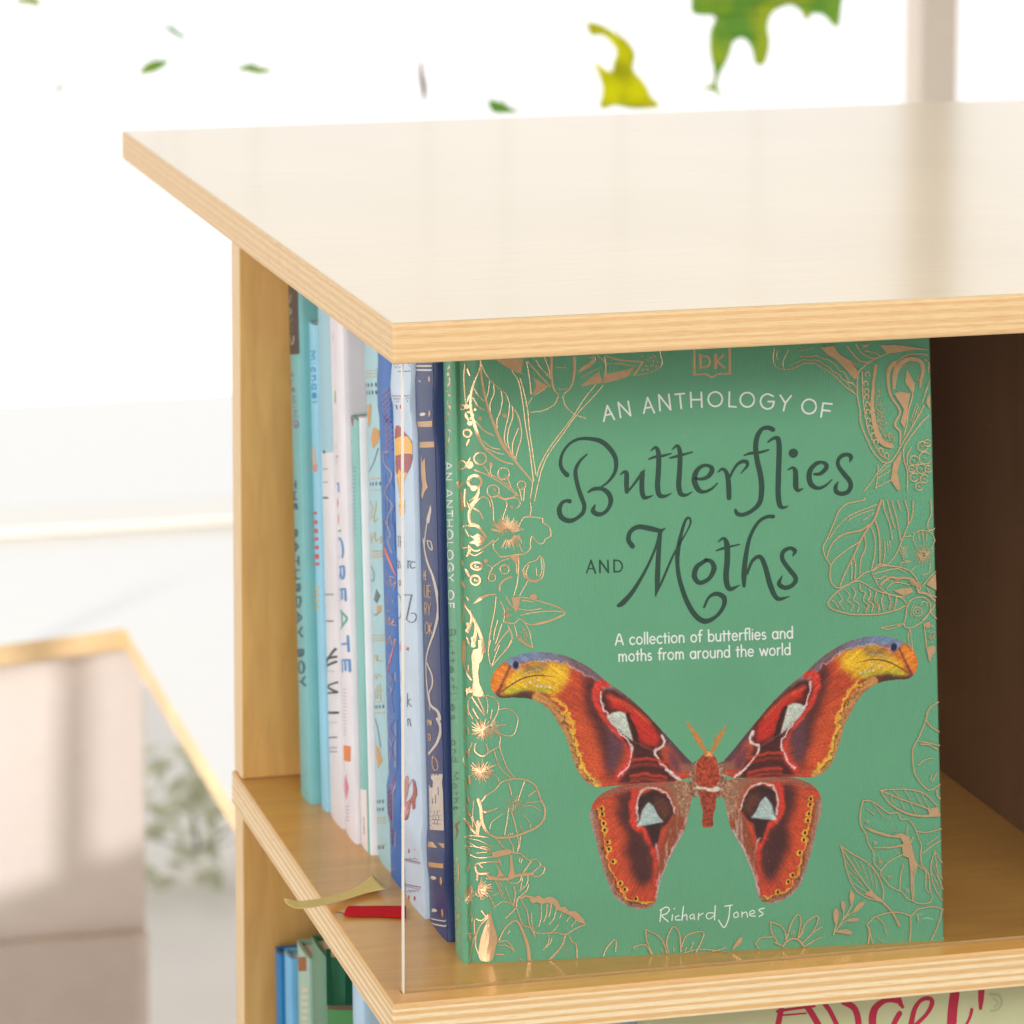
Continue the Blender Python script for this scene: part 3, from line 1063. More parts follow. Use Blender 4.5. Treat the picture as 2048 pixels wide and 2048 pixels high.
# right edge of the cover
fo.draw('''
@ 1540 660 6
12: 45,225 30,330 60,430 160,470 270,460 400,400 530,400 640,460 760,540 850,630 940,710 1030,770
10: 230,430 310,390 400,350 470,362 550,358 620,400 700,440 750,500 820,530 860,590 910,610 950,690 1000,740
12: 360,315 480,315 560,308 640,340 700,355 740,390 790,420 820,480 880,500 910,560 940,620 990,640 1025,690
10: 160,460 148,380 220,225
10: 90,240 70,290 85,350
8: 320,250 400,240 520,210
F: 600,205 760,190 830,290 960,370 1040,480 1060,540 1010,600 960,540 870,430 780,350 680,290
20: 920,195 1010,310 1080,370 1200,390
16: 1020,160 1080,260 1200,330 1290,335
F: 1310,180 1500,175 1700,200 1880,232 1700,240 1500,270 1400,280
14: 1130,250 1230,265 1330,310
F: 1090,175 1200,170 1130,215
14: 1880,232 1700,222 1500,250 1300,320 1150,410 1060,500 1040,600 1040,780 1070,950 1080,1110 1150,1290 1240,1470 1350,1580 1430,1580 1500,1500 1590,1340 1700,1150 1790,1000 1840,900
12: 1100,500 1100,650 1108,800 1130,1000 1170,1200 1250,1370 1330,1500 1420,1550
28: 1480,400,60 1420,470,50 1410,620,34 1440,780,26 1530,920,22 1550,1000,20 1490,1130,26 1555,1220,24 1550,1370,14
12: 1880,290 1750,285 1620,305 1500,390
70: 1480,700,30 1490,560,60 1530,440,70 1650,350,50 1790,370,50 1830,470,46 1810,580,30 1790,690,10
F: 1640,460 1725,640 1700,750 1610,620
F: 1480,760 1560,735 1680,760 1650,900 1640,1050 1605,1180 1560,1100 1600,950
12: 1720,640 1700,800 1650,980 1640,1100 1600,1260
14: 1850,350 1900,400 1890,500
8: 1815,280 1890,300
8: 1910,600 1850,760 1820,860
8: 1890,680 1840,800
F: 1865,880 1880,800 1915,760 1915,950
16: 1900,1020 1800,1120 1700,1250 1610,1380 1590,1450
F: 1580,1430 1560,1560 1520,1700 1560,1900 1530,1932 1440,1800 1470,1600
12: 1590,1420 1600,1550 1640,1700 1640,1932
11: 1390,1590 1290,1700 1200,1830 1120,1932
11: 1290,1620 1280,1780 1260,1900
8: 1430,1610 1300,1720
8: 1440,1680 1290,1780
9: 1440,1800 1260,1890
14: 1690,1400 1640,1500 1640,1620
@ 1560 1000 6
14: 1010,-30 990,0 800,40 700,130 640,270 560,460 510,560 540,680 600,780 590,900 620,1000 690,1050 800,1010 900,960 1010,870 1100,840 1180,770 1290,760 1400,620 1440,520 1520,320 1580,180 1590,0
30-14: 1210,0 1180,80 1130,220 1050,330 960,480 880,660 770,880 710,1030
9: 1160,50 950,130 790,210 650,360 580,470
8: 1100,110 900,190 800,250
8: 1120,150 990,240
24-12: 1080,280 960,360 780,400 650,480 580,600 560,680
12: 960,490 800,590 660,700 600,780
18: 1130,220 1180,400 1190,600 1190,760
11: 1080,300 1130,450 1130,640 1090,830
18-10: 1010,420 1020,560 960,720 950,900
11: 850,720 855,850 850,950
12: 880,690 900,800 890,940
12: 1230,0 1240,100 1310,290 1340,470
13: 1280,0 1330,200 1370,330
13: 1330,0 1400,250 1440,480
12: 1400,0 1440,120
13: 1490,0 1530,150 1530,300
11: 1250,490 1250,640 1230,750
8: 1280,490 1290,610
8: 1310,480 1315,570
9: 1600,400 1650,370 1720,360 1800,390 1850,480 1800,580
9: 1600,400 1590,470 1640,580
8: 1650,380 1670,480
8: 1700,370 1715,510
8: 1755,380 1750,480
9: 1490,440 1530,430 1580,430
9: 1430,600 1470,690 1490,720 1560,730
9: 1440,790 1450,750 1540,740
9: 1560,850 1620,790
9: 1700,900 1780,860 1795,750
12: 1800,0 1810,150 1765,270 1780,360 1870,330
13: 1100,850 1200,790 1350,790 1520,830 1610,910 1680,1040 1650,1100
12: 1100,870 1180,1030 1300,1120 1480,1160
10: 1120,880 1240,850 1400,820 1500,860
10: 1130,940 1210,935 1260,900 1280,960
26: 1200,1010 1260,960 1320,920 1400,935 1500,930 1600,960 1650,1080
10: 1270,1060 1330,1000 1420,985 1540,1010
F: 1350,1080 1450,1060 1570,1050 1590,1100 1480,1150
14: 560,1230 640,1130 760,1040 900,970 1000,990 1130,1070 1280,1120 1450,1170 1510,1240
16: 560,1230 600,1290 760,1350 950,1370 1200,1360 1400,1310 1500,1262
10: 700,1110 740,1190 700,1230 760,1310
10: 780,1070 830,1140 800,1200 870,1260 840,1330
12: 860,1030 900,1120 870,1180 940,1250 920,1340
14: 950,1000 960,1080 1020,1110 990,1190 1050,1260 1020,1340
12: 1060,1060 1080,1140 1050,1200 1110,1250 1090,1340
14: 1150,1100 1130,1200 1180,1260 1170,1340
12: 1230,1120 1210,1220 1240,1330
16: 1300,1140 1320,1220 1300,1300
14: 1390,1160 1380,1240 1360,1300
12: 620,1200 660,1230 690,1290
28: 1650,1100 1760,1125 1850,1200
13: 1510,1290 1560,1200 1700,1160 1790,1230 1790,1330 1700,1450 1560,1530 1480,1500 1500,1400 1510,1290
8: 1600,1220 1560,1350 1580,1400
9: 1480,1480 1350,1500 1210,1530 1300,1545 1440,1500
9: 1550,1540 1530,1660 1580,1800 1572,1680 1550,1540
13: 1720,1480 1740,1650 1760,1800 1800,1932
14: 1700,1440 1800,1330 1850,1250
F: 1720,1480 1790,1450 1800,1520 1750,1540
F: 1745,1760 1850,1740 1860,1800 1780,1930 1765,1850
F: 1750,1010 1800,940 1860,880 1870,1080 1800,1040
13: 1700,1030 1780,930 1870,850
14: 1760,1060 1800,1130 1870,1160
12: 1790,1330 1850,1400 1880,1420
@ 1565 1565 4
9: 780,60 900,50 1030,55 1140,90 1230,180
9-20: 780,60 850,160 960,230 1080,262 1240,260
8-14: 780,60 950,130 1120,190 1200,225
F: 1160,210 1240,190 1260,260 1170,266
6: 880,55 930,110
6: 970,52 1030,150
6: 1050,62 1110,180
6: 1110,85 1170,200
6: 860,90 880,160
6: 940,130 970,215
6: 1020,160 1060,245
9: 640,140 620,220 620,330 665,410 680,480 720,550 730,640 785,705
9: 640,140 720,150 790,200 850,240 920,240 940,290 1000,290 1050,350 1080,430 1105,500 1100,570 1110,650 1160,720 1172,800 1172,850 1192,910 1160,960 1080,962 1040,940 1000,930 950,870 900,850 850,820 820,780 785,740 790,690 860,620 980,560
F: 640,340 760,388 880,420 950,400 1000,430 1030,500 1050,600 1072,640 1040,720 1035,860 1050,950 1036,950 1020,840 1018,700 1005,600 960,580 950,510 850,524 730,523 730,514 880,508 965,488 940,440 830,430 700,388
7: 960,650 940,740 932,860
8: 1070,650 1045,750 1045,900
8: 1072,650 1140,710 1140,830 1172,880
6: 1000,340 988,400 1030,470
7: 1040,430 1020,490 1050,600
9: 1060,385 1150,395 1270,365
9: 1260,460 1180,510 1115,562
7: 1240,430 1150,490
7: 670,205 735,255
6: 720,160 800,265
9: 460,500 560,570 680,640 760,740 800,850 797,940
9: 460,500 490,600 510,700 570,840 660,910 790,948
8-16: 470,520 560,660 640,780 720,880 790,945 870,1030 930,1140
F: 690,860 790,930 790,950 650,890
5: 560,585 620,700
5: 620,620 670,760
5: 680,650 720,820
5: 730,710 750,850
5: 500,620 590,740
5: 520,700 640,820
5: 560,800 680,880
8: 1215,540 1185,640 1185,740 1220,850 1275,940
7: 1215,540 1240,590 1275,640
7: 1215,560 1240,740 1278,850
5: 1195,640 1240,760
5: 1190,720 1260,850
5: 1210,640 1275,770
G: 425,1000 445,1030 440,1090 425,1140 405,1090 402,1030
G: 482,940 496,965 494,1010 488,1040 470,1005 462,960
G: 545,855 572,900 560,950 545,975 530,920 535,870
G: 655,940 640,980 590,1025 555,1040 590,975
G: 605,1090 580,1108 500,1105 540,1085 590,1075
G: 555,1190 530,1210 420,1190 500,1168
8: 400,1215 480,1090 520,1030 555,960
7: 425,1130 405,1200
7: 485,1035 480,1090
7: 560,1030 470,1090
6: 510,1100 440,1150
9: 670,1130 740,1070 860,1035 960,1040 1020,1060 1080,1010 1200,990 1280,1010
9: 1020,1060 1020,1180 1010,1275
9: 1270,1020 1240,1130 1180,1262
11: 670,1130 690,1190 680,1290
8: 690,1160 700,1220 720,1290
7: 750,1070 800,1120 830,1210
7: 870,1030 920,1110 935,1140
6: 750,1230 800,1275
10: 1075,1050 1080,1100
6: 770,590 775,640
@ 1560 1400 3.576
9: 1130,10 1060,60 1040,130 1010,210 980,280 945,350 950,480 980,560 1060,640 1138,600
8: 1040,140 1080,190 1135,225
8: 990,290 1140,322
8: 1000,310 1070,320 1125,352
7: 980,465 1030,425 1090,412
6: 1080,530 1070,570
6: 1120,510 1085,580
10: 1115,640 1120,680 1140,700
@ 1160 1640 4
8: 430,1030 430,1010 520,995 570,1075
9: 520,870 530,960 575,1070
9: 520,870 620,920 665,980 690,1065
9: 700,1055 690,950 740,850 790,900 802,1050
9: 805,1010 850,920 980,890 960,980 920,1055
G: 1210,1035 1230,990 1275,932 1295,945 1275,985 1240,1015
8: 830,1060 930,1030 1060,1035
10: 1060,1045 1130,1030 1160,1015
9: 1400,980 1430,1032
9: 1400,980 1440,940 1540,930
9: 1520,810 1530,900 1575,965
9: 1520,810 1600,840 1640,900 1640,955
9: 1650,940 1690,810 1740,750 1762,800 1740,940
9: 1750,935 1800,820 1890,760 1898,800 1850,900 1770,980
8: 180,1085 215,1010 280,950 280,1045
14: 1620,1005 1650,965 1700,945 1750,960 1790,1012
9: 1850,900 1932,850
9: 1800,1000 1870,960 1932,930
6: 1690,880 1688,915
6: 1705,880 1703,915
6: 1790,870 1770,910
6: 850,1010 830,1045
6: 640,1020 660,1055
6: 745,1010 745,1045
6: 905,970 880,1030
16-8: 1560,975 1610,1000
''')
fo.at(1540, 660, 6)
fo.line([(1265, 420), (1235, 600), (1225, 750), (1215, 900), (1240, 1100), (1285, 1250), (1350, 1350), (1450, 1390)], [40, 34, 40, 44, 54, 64, 66, 60])
for yy, xx in ((530, 1160), (640, 1140), (730, 1150), (800, 1150), (890, 1160), (980, 1165), (1080, 1170), (1170, 1190), (1260, 1230), (1340, 1260), (1440, 1320), (1500, 1390)):
    fo.ring(xx, yy, 26, 14, 30, 120, 400)
fo.dots(1300, 900, 60, 200, 60, 8)
fo.dots(1330, 1080, 70, 160, 60, 8)
fo.dots(1420, 1290, 70, 70, 40, 8)
fo.dots(950, 420, 80, 60, 40, 8)
fo.dots(1780, 600, 40, 100, 34, 8)
fo.dots(1640, 430, 80, 30, 16, 8)
for k in range(8): fo.line([(1750 - k * 8 + (k % 3) * 30, 880 + k * 24), (1720 - k * 8 + (k % 3) * 30, 950 + k * 24)], [8, 6])
for a, b, r in ((1850, 1530, 72), (1720, 1560, 56), (1820, 1390, 60), (1880, 1350, 40), (1805, 1660, 58), (1720, 1760, 50), (1840, 1778, 48), (1780, 1870, 45), (1890, 1660, 40), (1690, 1660, 40)):
    fo.ring(a, b, r, 11, a0=20, a1=330)
    fo.ell(a, b, 12)
fo.at(1560, 1000, 6)
fo.burst(1710, 650, 30, 150, 34, 6)
fo.dots(1710, 660, 60, 60, 40, 7)
fo.ring(1640, 1330, 56, 11)
fo.ring(1640, 1330, 26, 9)
fo.ring(1720, 1250, 40, 9, a0=180, a1=380)
fo.dots(1050, 1230, 380, 90, 60, 7)
fo.dots(1400, 960, 120, 24, 26, 6)
fo.dots(1800, 1600, 50, 120, 40, 8)
for k in range(7): fo.line([(1440 + k * 4, 560 + k * 18), (1520, 555 + k * 22)], [8, 4])
for k in range(9): fo.line([(1540 + k * 14, 940 + k * 6), (1570 + k * 14, 1010 + k * 6)], [8, 6])
fo.at(1565, 1565, 4)
for a, b in ((900, 380), (860, 330), (830, 270), (930, 540), (970, 620), (970, 690), (1090, 680)): fo.dots(a, b, 34, 26, 16, 3)
for a, b in ((670, 290), (730, 460), (770, 610), (845, 735), (985, 840)):
    for k in range(3): fo.line([(a - 8, b + k * 10), (a + 22, b + 6 + k * 10)], [5, 3])
# spine side of the wrap, seen as broken copper marks beside the joint
fo.at(0, 0, 1)
for k in range(26):
    yy = 740 + k * 45 + random.random() * 14
    fo.ell(934 + (yy - 740) * .004 + random.uniform(-2, 2), yy, random.uniform(1.2, 3), random.uniform(4, 12), random.uniform(-.5, .5), 8)
fo.build('foil_drawing', FOIL, gbook)

# ---------------- printed title
ti = Print(cover_map, .00004, 3.0)
ti.ink((42, 72, 58))
ti.draw('''
@ 1100 840 6
50: 205,660,60 150,600,50 125,520,45 150,400,34 230,290,32 340,230,36 480,225,46 620,260,60 730,360,62 790,480,56 780,620,44 700,740,30 620,800,24
50: 445,410,18 370,480,34 320,560,44 305,640,50 330,780,52 375,920,56 410,1020,52 395,1110,50 320,1180,44 230,1210,60 140,1170,64 110,1080,62 140,1000,46 190,970,40 235,975,56
50: 460,865,26 520,830,46 620,825,50 700,880,62 730,970,60 700,1060,46 640,1120,44 570,1130,60 515,1090,60 540,1020,20
50: 845,655,16 890,622,36 918,640,58 918,760,60 922,860,54
30: 925,870,24 1000,780,30 1080,670,34 1130,608,26
50: 1108,640,60 1102,750,60 1105,860,62 1130,930,54 1180,926,34 1235,905,12
50: 1210,370,14 1265,328,40 1298,380,58 1305,500,62 1298,650,64 1290,800,64 1315,905,62 1385,912,36 1455,880,12
30: 1185,470,20 1250,445,34 1350,430,36 1455,402,18
50: 1465,355,14 1525,308,40 1556,370,56 1560,500,60 1552,650,62 1545,780,64 1568,885,62 1635,900,36 1705,862,12
30: 1440,455,24 1560,425,38 1710,385,20
@ 1400 840 6
50: -60,702,30 20,708,40 95,680,50 140,620,62 140,575,56 90,545,40 20,555,44 -45,620,60 -68,730,70 -20,835,66 50,862,40 140,825,30 210,758,18
50: 215,625,16 265,588,38 308,615,50 335,700,60 345,820,64 348,935,60
30: 355,690,30 400,600,32 450,530,36 510,497,46 560,505,54 568,545,40 530,595,24 490,642,12
50: 875,115,60 820,92,56 745,108,48 690,190,60 668,320,64 685,480,64 725,660,66 740,820,68 715,990,60 620,1090,48 510,1138,50 445,1122,54 425,1080,36
30: 530,425,18 600,400,36 720,388,34 822,358,22
50: 815,265,22 880,220,40 935,225,60 950,330,66 946,500,66 940,700,66 938,900,66 960,1030,62 1010,1050,34 1055,1032,14
50: 1050,600,14 1110,572,36 1143,610,60 1148,720,68 1150,800,66 1175,845,50 1238,822,12
50: 1370,650,30 1440,645,46 1505,590,56 1518,540,54 1470,510,44 1400,520,50 1330,590,60 1308,680,66 1335,775,66 1415,818,44 1500,790,32 1585,715,14
50: 1795,505,14 1812,445,60 1775,415,48 1700,430,50 1655,490,46 1665,560,52 1730,650,60 1795,730,60 1808,800,56 1770,865,54 1690,885,54 1632,855,58 1630,790,46 1662,738,10
@ 1160 1020 4
40: 420,290,42 388,240,38 402,175,36 465,135,38 560,148,44 640,165,34 682,146,8
30: 645,168,34 605,300,20 530,470,22 430,640,34 345,740,44 308,765,30
34: 640,172,34 625,400,40 618,560,44 605,688,12
20: 608,665,22 660,560,20 735,385,18 790,280,16
30: 790,280,16 850,180,12 885,100,16 872,62,20 845,80,22 812,180,28 782,330,38 780,450,34 800,570,36 850,720,40 920,840,44 1000,890,44 1090,850,28 1148,770,34 1150,700,44 1090,670,36 1030,700,22 992,778,18
40: 1010,400,30 935,455,40 915,530,44 955,582,36 1030,550,34 1072,470,44 1050,412,36 1005,400,30
40: 1105,255,10 1148,226,26 1175,275,44 1178,400,46 1168,540,46 1195,630,42 1278,602,8
22: 1090,325,12 1150,305,22 1275,275,12
40: 1545,52,34 1490,56,28 1420,105,26 1355,230,30 1322,400,40 1312,520,44 1312,608,28
30: 1335,510,22 1380,405,26 1440,375,36 1480,450,40 1525,610,44 1580,708,38 1675,692,8
40: 1700,368,10 1720,328,38 1680,305,30 1625,335,34 1620,395,36 1670,470,38 1725,545,40 1700,600,34 1640,622,38 1592,590,40 1618,525,8
@ 1100 840 6
18: 440,1835 490,1685
24: 490,1685 545,1835
16: 462,1785 525,1782
22: 600,1830 597,1685
24: 597,1685 700,1828
20: 700,1828 694,1682
22: 768,1682 770,1822
20: 768,1684 830,1690 868,1750 840,1812 772,1822
''')
ti.at(1400, 840, 6)
ti.ell(1120, 398, 57, n=20)
ti.build('title_lettering', INK, gbook)

wh = Print(cover_map, .00004, 3.0)
wh.ink((233, 232, 228))
wh.at(1190, 760, 4)
for q in ([(70, 330), (98, 205)], [(98, 205), (155, 315)], [(85, 282), (135, 270)], [(205, 300), (185, 180)], [(185, 180), (285, 285)], [(285, 285), (265, 170)], [(390, 265), (420, 140)], [(420, 140), (475, 262)],
          [(405, 224), (455, 217)], [(520, 245), (510, 118)], [(510, 118), (605, 238)], [(605, 238), (590, 115)], [(640, 115), (715, 108)], [(678, 112), (690, 228)], [(765, 100), (770, 218)], [(850, 98), (855, 218)],
          [(768, 158), (852, 156)], [(1075, 95), (1072, 212)], [(1072, 212), (1128, 215)], [(1482, 122), (1522, 185)], [(1570, 125), (1522, 185)], [(1522, 185), (1508, 245)], [(1825, 185), (1808, 295)], [(1825, 185), (1895, 192)], [(1815, 240), (1880, 248)],
          [(1432, 172), (1385, 172)]):
    wh.line(q, [14, 14])
for a, b in ((962, 153), (1218, 158), (1713, 212)): wh.ring(a, b, 57, 14, 58)
wh.line([(1425, 130), (1380, 112), (1338, 132), (1324, 175), (1342, 215), (1380, 232), (1418, 215), (1432, 172)], [14] * 8)
wh.at(0, 0, 1)


def fit_text(pr, s, x0, y0, x1, y1, h, w_, tilt=0, gap=.14):
    k = math.hypot(x1 - x0, y1 - y0) / text_len(s, gap)
    ux, uy = (x1 - x0) / math.hypot(x1 - x0, y1 - y0), (y1 - y0) / math.hypot(x1 - x0, y1 - y0)
    put_text(pr, s, (x0, y0), (ux * k, uy * k), (-.02 * h, -h), w_, gap)


wh.build('series_title', INK, gbook)
wh = Print(cover_map, .00004, 3.0)
wh.ink((233, 232, 228)).at(0, 0, 1)
fit_text(wh, 'A collection of butterflies and', 1231, 1290, 1586, 1276, 22, 2.9)
fit_text(wh, 'moths from around the world', 1237, 1323, 1581, 1309, 22, 2.9)
wh.build('subtitle', INK, gbook)
wh = Print(cover_map, .00004, 3.0)
wh.ink((236, 236, 230))
wh.draw('''
@ 1160 1640 4
9: 650,720 640,812
9: 640,722 690,696 716,716 690,750 655,765 705,812
8: 740,755 735,805
8: 752,712 756,706
8: 792,765 766,775 766,798 802,800
9: 828,690 815,800
8: 820,775 850,755 856,800
8: 905,752 880,768 885,792 915,775 910,752 916,797
8: 950,745 946,800
8: 950,765 985,745
8: 1072,745 1030,742 1008,765 1022,790 1050,785 1074,760
9: 1082,685 1076,800
9: 1158,690 1218,680
9: 1200,682 1190,780 1160,855 1140,850 1108,800
8: 1258,735 1230,750 1236,780 1266,770 1260,738
8: 1296,735 1296,777
8: 1298,750 1330,735 1340,777
8: 1358,755 1396,742 1386,722 1360,735 1360,765 1402,768
9: 1472,705 1430,720 1465,750 1432,772
''')
wh.build('author_name', INK, gbook)


# ---------------- rubbed spots
wr = Print(cover_map, .00006, 2.0)
wr.ink((170, 206, 184)).draw('''
@ 1565 1565 4
8: 1120,1088,2 1160,1084,8 1210,1096,3
4: 1060,1060 1120,1052
5: 1278,1240,3 1292,1255,8
3: 560,1060 585,1058
''')
wr.at(0, 0, 1)
for k in range(26):
    wr.ell(random.uniform(990, 1850), random.uniform(760, 1880), random.uniform(.5, 1.1), random.uniform(.4, .9), 0, 5)
wr.build('rubbed_spots', INK, gbook)['kind'] = 'stuff'

# ---------------- lettering and copper marks on the spine
def spine_map(px, py, off):
    d = ray(px, py)
    B0 = CA - CU * .0008
    k = np.dot(B0 - CL, CU) / np.dot(d, CU)
    P = CL + d * k - B0
    t = P[2]
    q = (np.dot(P - CV * t, CN) - .0012) / (CT - .0024)
    q = max(.02, min(.98, q))
    return CA + CU * (-.0003 - .0008 * math.sin(math.pi * q) - off) + CN * (.0012 + q * (CT - .0024)) + CV * max(.0005, min(CH - .0005, t))


sp_ = Print(spine_map, .00008, 1.5, sub=5.0)


def down_text(pr, s, x0, y0, x1, y1, width, w_, gap=.28):
    n_ = text_len(s, gap)
    put_text(pr, s, (x0, y0), ((x1 - x0) / n_, (y1 - y0) / n_), (width, 0), w_, gap)


sp_.ink((232, 232, 226))
down_text(sp_, 'AN ANTHOLOGY OF', 893, 924, 898.5, 1216, 9, 1.8)
sp_.ink((70, 104, 82))
down_text(sp_, 'Butterflies', 898, 1258, 903, 1440, 11, 1.5, .3)
down_text(sp_, 'and Moths', 904, 1480, 908, 1620, 10, 1.5, .3)
sp_.ink((150, 70, 50)).at(890, 1600, 6)
sp_.line([(175, 260), (140, 300), (150, 380), (135, 480)], [12, 18, 12, 4])
sp_.build('spine_lettering', INK, gbook)
sf = Print(spine_map, .00009, 1.5, sub=5.0)
for k in range(16):
    yy = 735 + k * 11 + random.random() * 6
    sf.ell(897 + random.uniform(-4, 3), yy, random.uniform(.8, 2), random.uniform(2, 7), random.uniform(-.6, .6), 7)
for k in range(22):
    yy = 1715 + k * 9 + random.random() * 5
    sf.ell(914 + random.uniform(-4, 5), yy, random.uniform(.7, 1.6), random.uniform(2, 6), random.uniform(-.6, .6), 7)
sf.line([(911, 1730), (917, 1731), (917, 1764), (911, 1762)], [1.2] * 4)
sf.build('spine_foil', FOIL, gbook)['kind'] = 'stuff'

# ---------------- the printed moth, a fine field of ink cells
def paint_moth():
    x0, y0, x1, y1 = 960, 1255, 1856, 1830
    W_, H_ = x1 - x0, y1 - y0
    YY, XX = np.mgrid[0:H_, 0:W_]
    XX = XX + x0 + .5
    YY = YY + y0 + .5
    right = XX > 1416
    # the right wings mirror the left ones
    MX = np.where(right, 1416 - (XX - 1416) / .966, XX)
    MY = np.where(right, YY + .047 * (XX - MX), YY)
    cx = (MX - 950) * 3.22
    cy = (MY - 1240) * 3.22

    def nz(sx, sy, seed, ang=0):
        r = np.random.default_rng(seed)
        g = r.random((int(H_ / sy) + 4, int(W_ / sx) + 4))
        yy, xx = np.mgrid[0:H_, 0:W_]
        fx, fy = xx / sx, yy / sy
        ix, iy = fx.astype(int), fy.astype(int)
        tx, ty = fx - ix, fy - iy
        tx, ty = tx * tx * (3 - 2 * tx), ty * ty * (3 - 2 * ty)
        return (g[iy, ix] * (1 - tx) + g[iy, ix + 1] * tx) * (1 - ty) + (g[iy + 1, ix] * (1 - tx) + g[iy + 1, ix + 1] * tx) * ty

    warpx = (nz(9, 9, 1) - .5) * 22 + (nz(3, 3, 2) - .5) * 9
    warpy = (nz(9, 9, 3) - .5) * 22 + (nz(3, 3, 4) - .5) * 9

    def blur(m, r):
        if r < 1: return m
        for _ in range(2):
            for ax in (0, 1):
                c = np.cumsum(np.pad(m, [(r + 1, r) if a == ax else (0, 0) for a in (0, 1)], mode='edge'), axis=ax)
                n_ = m.shape[ax]
                m = (np.take(c, range(2 * r + 1, 2 * r + 1 + n_), axis=ax) - np.take(c, range(0, n_), axis=ax)) / (2 * r + 1)
        return m

    def inside(P, warp=0.0):
        P = np.array(P, float)
        X_, Y_ = cx + warpx * warp, cy + warpy * warp
        lo, hi = P.min(0) - 30, P.max(0) + 30
        r = np.zeros(cx.shape, bool)
        sel = (X_ > lo[0]) & (X_ < hi[0]) & (Y_ > lo[1]) & (Y_ < hi[1])
        xs, ys = X_[sel], Y_[sel]
        k = np.zeros(xs.shape, bool)
        for i in range(len(P)):
            a, b = P[i], P[(i + 1) % len(P)]
            if a[1] == b[1]: continue
            c = (a[1] > ys) != (b[1] > ys)
            k ^= c & (xs < (b[0] - a[0]) * (ys - a[1]) / (b[1] - a[1]) + a[0])
        r[sel] = k
        return r

    def curve(P):
        Q = P + [P[0]]
        return [tuple(c) for c in smooth_path(Q, [1] * len(Q), 14)[0][:-1]]

    def stroke(P, w_, warp=0.0):
        C, Wd = smooth_path(P, [w_] * len(P) if not isinstance(w_, list) else w_, 8)
        X_, Y_ = cx + warpx * warp, cy + warpy * warp
        d = np.full(cx.shape, 1e9)
        lo, hi = C.min(0) - 60, C.max(0) + 60
        sel = (X_ > lo[0]) & (X_ < hi[0]) & (Y_ > lo[1]) & (Y_ < hi[1])
        xs, ys = X_[sel], Y_[sel]
        q = np.full(xs.shape, 1e9)
        for c, h in zip(C, Wd): q = np.minimum(q, np.hypot(xs - c[0], ys - c[1]) - h / 2)
        d[sel] = q
        return d

    IMG = np.zeros((H_, W_, 3))
    A = np.zeros((H_, W_), bool)

    def lay(mask, col, soft=0, amount=1.0, clip=None):
        m = blur(mask.astype(float), soft) * amount
        if clip is not None: m = m * clip
        IMG[:] = IMG * (1 - m[..., None]) + np.array(col, float) * m[..., None]

    def lays(d, col, soft=4, amount=1.0, clip=None):
        m = np.clip(.5 - d / soft, 0, 1) * amount
        if clip is not None: m = m * clip
        IMG[:] = IMG * (1 - m[..., None]) + np.array(col, float) * m[..., None]

    # hind wing
    hw = inside(curve([(1415, 1060), (1400, 1130), (1365, 1290), (1345, 1360), (1270, 1500), (1210, 1640), (1185, 1720), (1170, 1800), (1130, 1850), (1060, 1862), (980, 1840), (900, 1780), (860, 1700), (810, 1550), (780, 1420), (750, 1320), (742, 1240), (770, 1165), (830, 1110), (900, 1080), (1000, 1055), (1200, 1045), (1330, 1040)]))
    A |= hw
    h = hw.astype(float)
    lay(hw, (194, 72, 44))
    lay(inside([(800, 1150), (900, 1120), (930, 1400), (1000, 1700), (1050, 1800), (900, 1750), (830, 1500)]), (208, 82, 44), 14, .8, h)
    lay(inside([(925, 1110), (1035, 1090), (1020, 1280), (1100, 1400), (1165, 1500), (1145, 1640), (1110, 1720), (1060, 1690), (1000, 1600), (965, 1500), (975, 1380), (915, 1240)], 2.2), (78, 40, 40), 7, 1, h)
    lay(stroke([(820, 1120), (1000, 1065), (1300, 1052)], 50) < 0, (158, 104, 90), 5, .85, h)
    lays(stroke([(1030, 1110), (1012, 1200), (1035, 1320), (1105, 1365), (1150, 1470), (1180, 1580), (1172, 1680)], 46, .8), (214, 62, 46), 22, 1, h)
    lay(inside([(1050, 1140), (1150, 1090), (1240, 1130), (1290, 1230), (1240, 1310), (1200, 1340), (1180, 1430), (1150, 1470), (1100, 1340), (1040, 1290)]), (58, 32, 32), 2, 1, h)
    lay(inside([(1160, 1130), (1240, 1160), (1270, 1240), (1210, 1290), (1150, 1190)]), (104, 58, 44), 5, .9, h)
    lays(stroke([(1290, 1240), (1240, 1130), (1150, 1085), (1070, 1110), (1040, 1190), (1045, 1290)], 14, .7), (226, 200, 200), 10, 1, h)
    lays(stroke([(1160, 1440), (1185, 1500), (1190, 1580)], 12, .8), (190, 190, 205), 12, .9, h)
    lay(inside([(1118, 1170), (1150, 1200), (1180, 1260), (1215, 1300), (1110, 1322), (1040, 1330), (1062, 1290), (1078, 1225)]), (172, 198, 200), 1, 1, h)
    lay(inside([(1118, 1170), (1130, 1250), (1060, 1325), (1040, 1330), (1078, 1225)]), (196, 214, 212), 3, .6, h)
    lay(inside([(1250, 1300), (1300, 1230), (1370, 1280), (1345, 1360), (1270, 1500), (1200, 1650), (1180, 1720), (1165, 1640), (1190, 1500)]), (150, 78, 52), 3, 1, h)
    st = nz(2.2, 40, 21)
    lay((st > .55) & inside([(1290, 1240), (1400, 1120), (1370, 1290), (1270, 1500), (1210, 1640), (1170, 1790), (1170, 1680), (1220, 1480)]), (200, 176, 168), 1, .75, h)
    lays(stroke([(1340, 1365), (1260, 1510), (1205, 1640), (1178, 1730), (1168, 1800)], 22, .8), (196, 186, 192), 16, .8, h)
    lay(inside([(1210, 1050), (1420, 1050), (1390, 1180), (1360, 1290), (1310, 1240), (1260, 1130)], .8), (150, 108, 84), 4, .9, h)
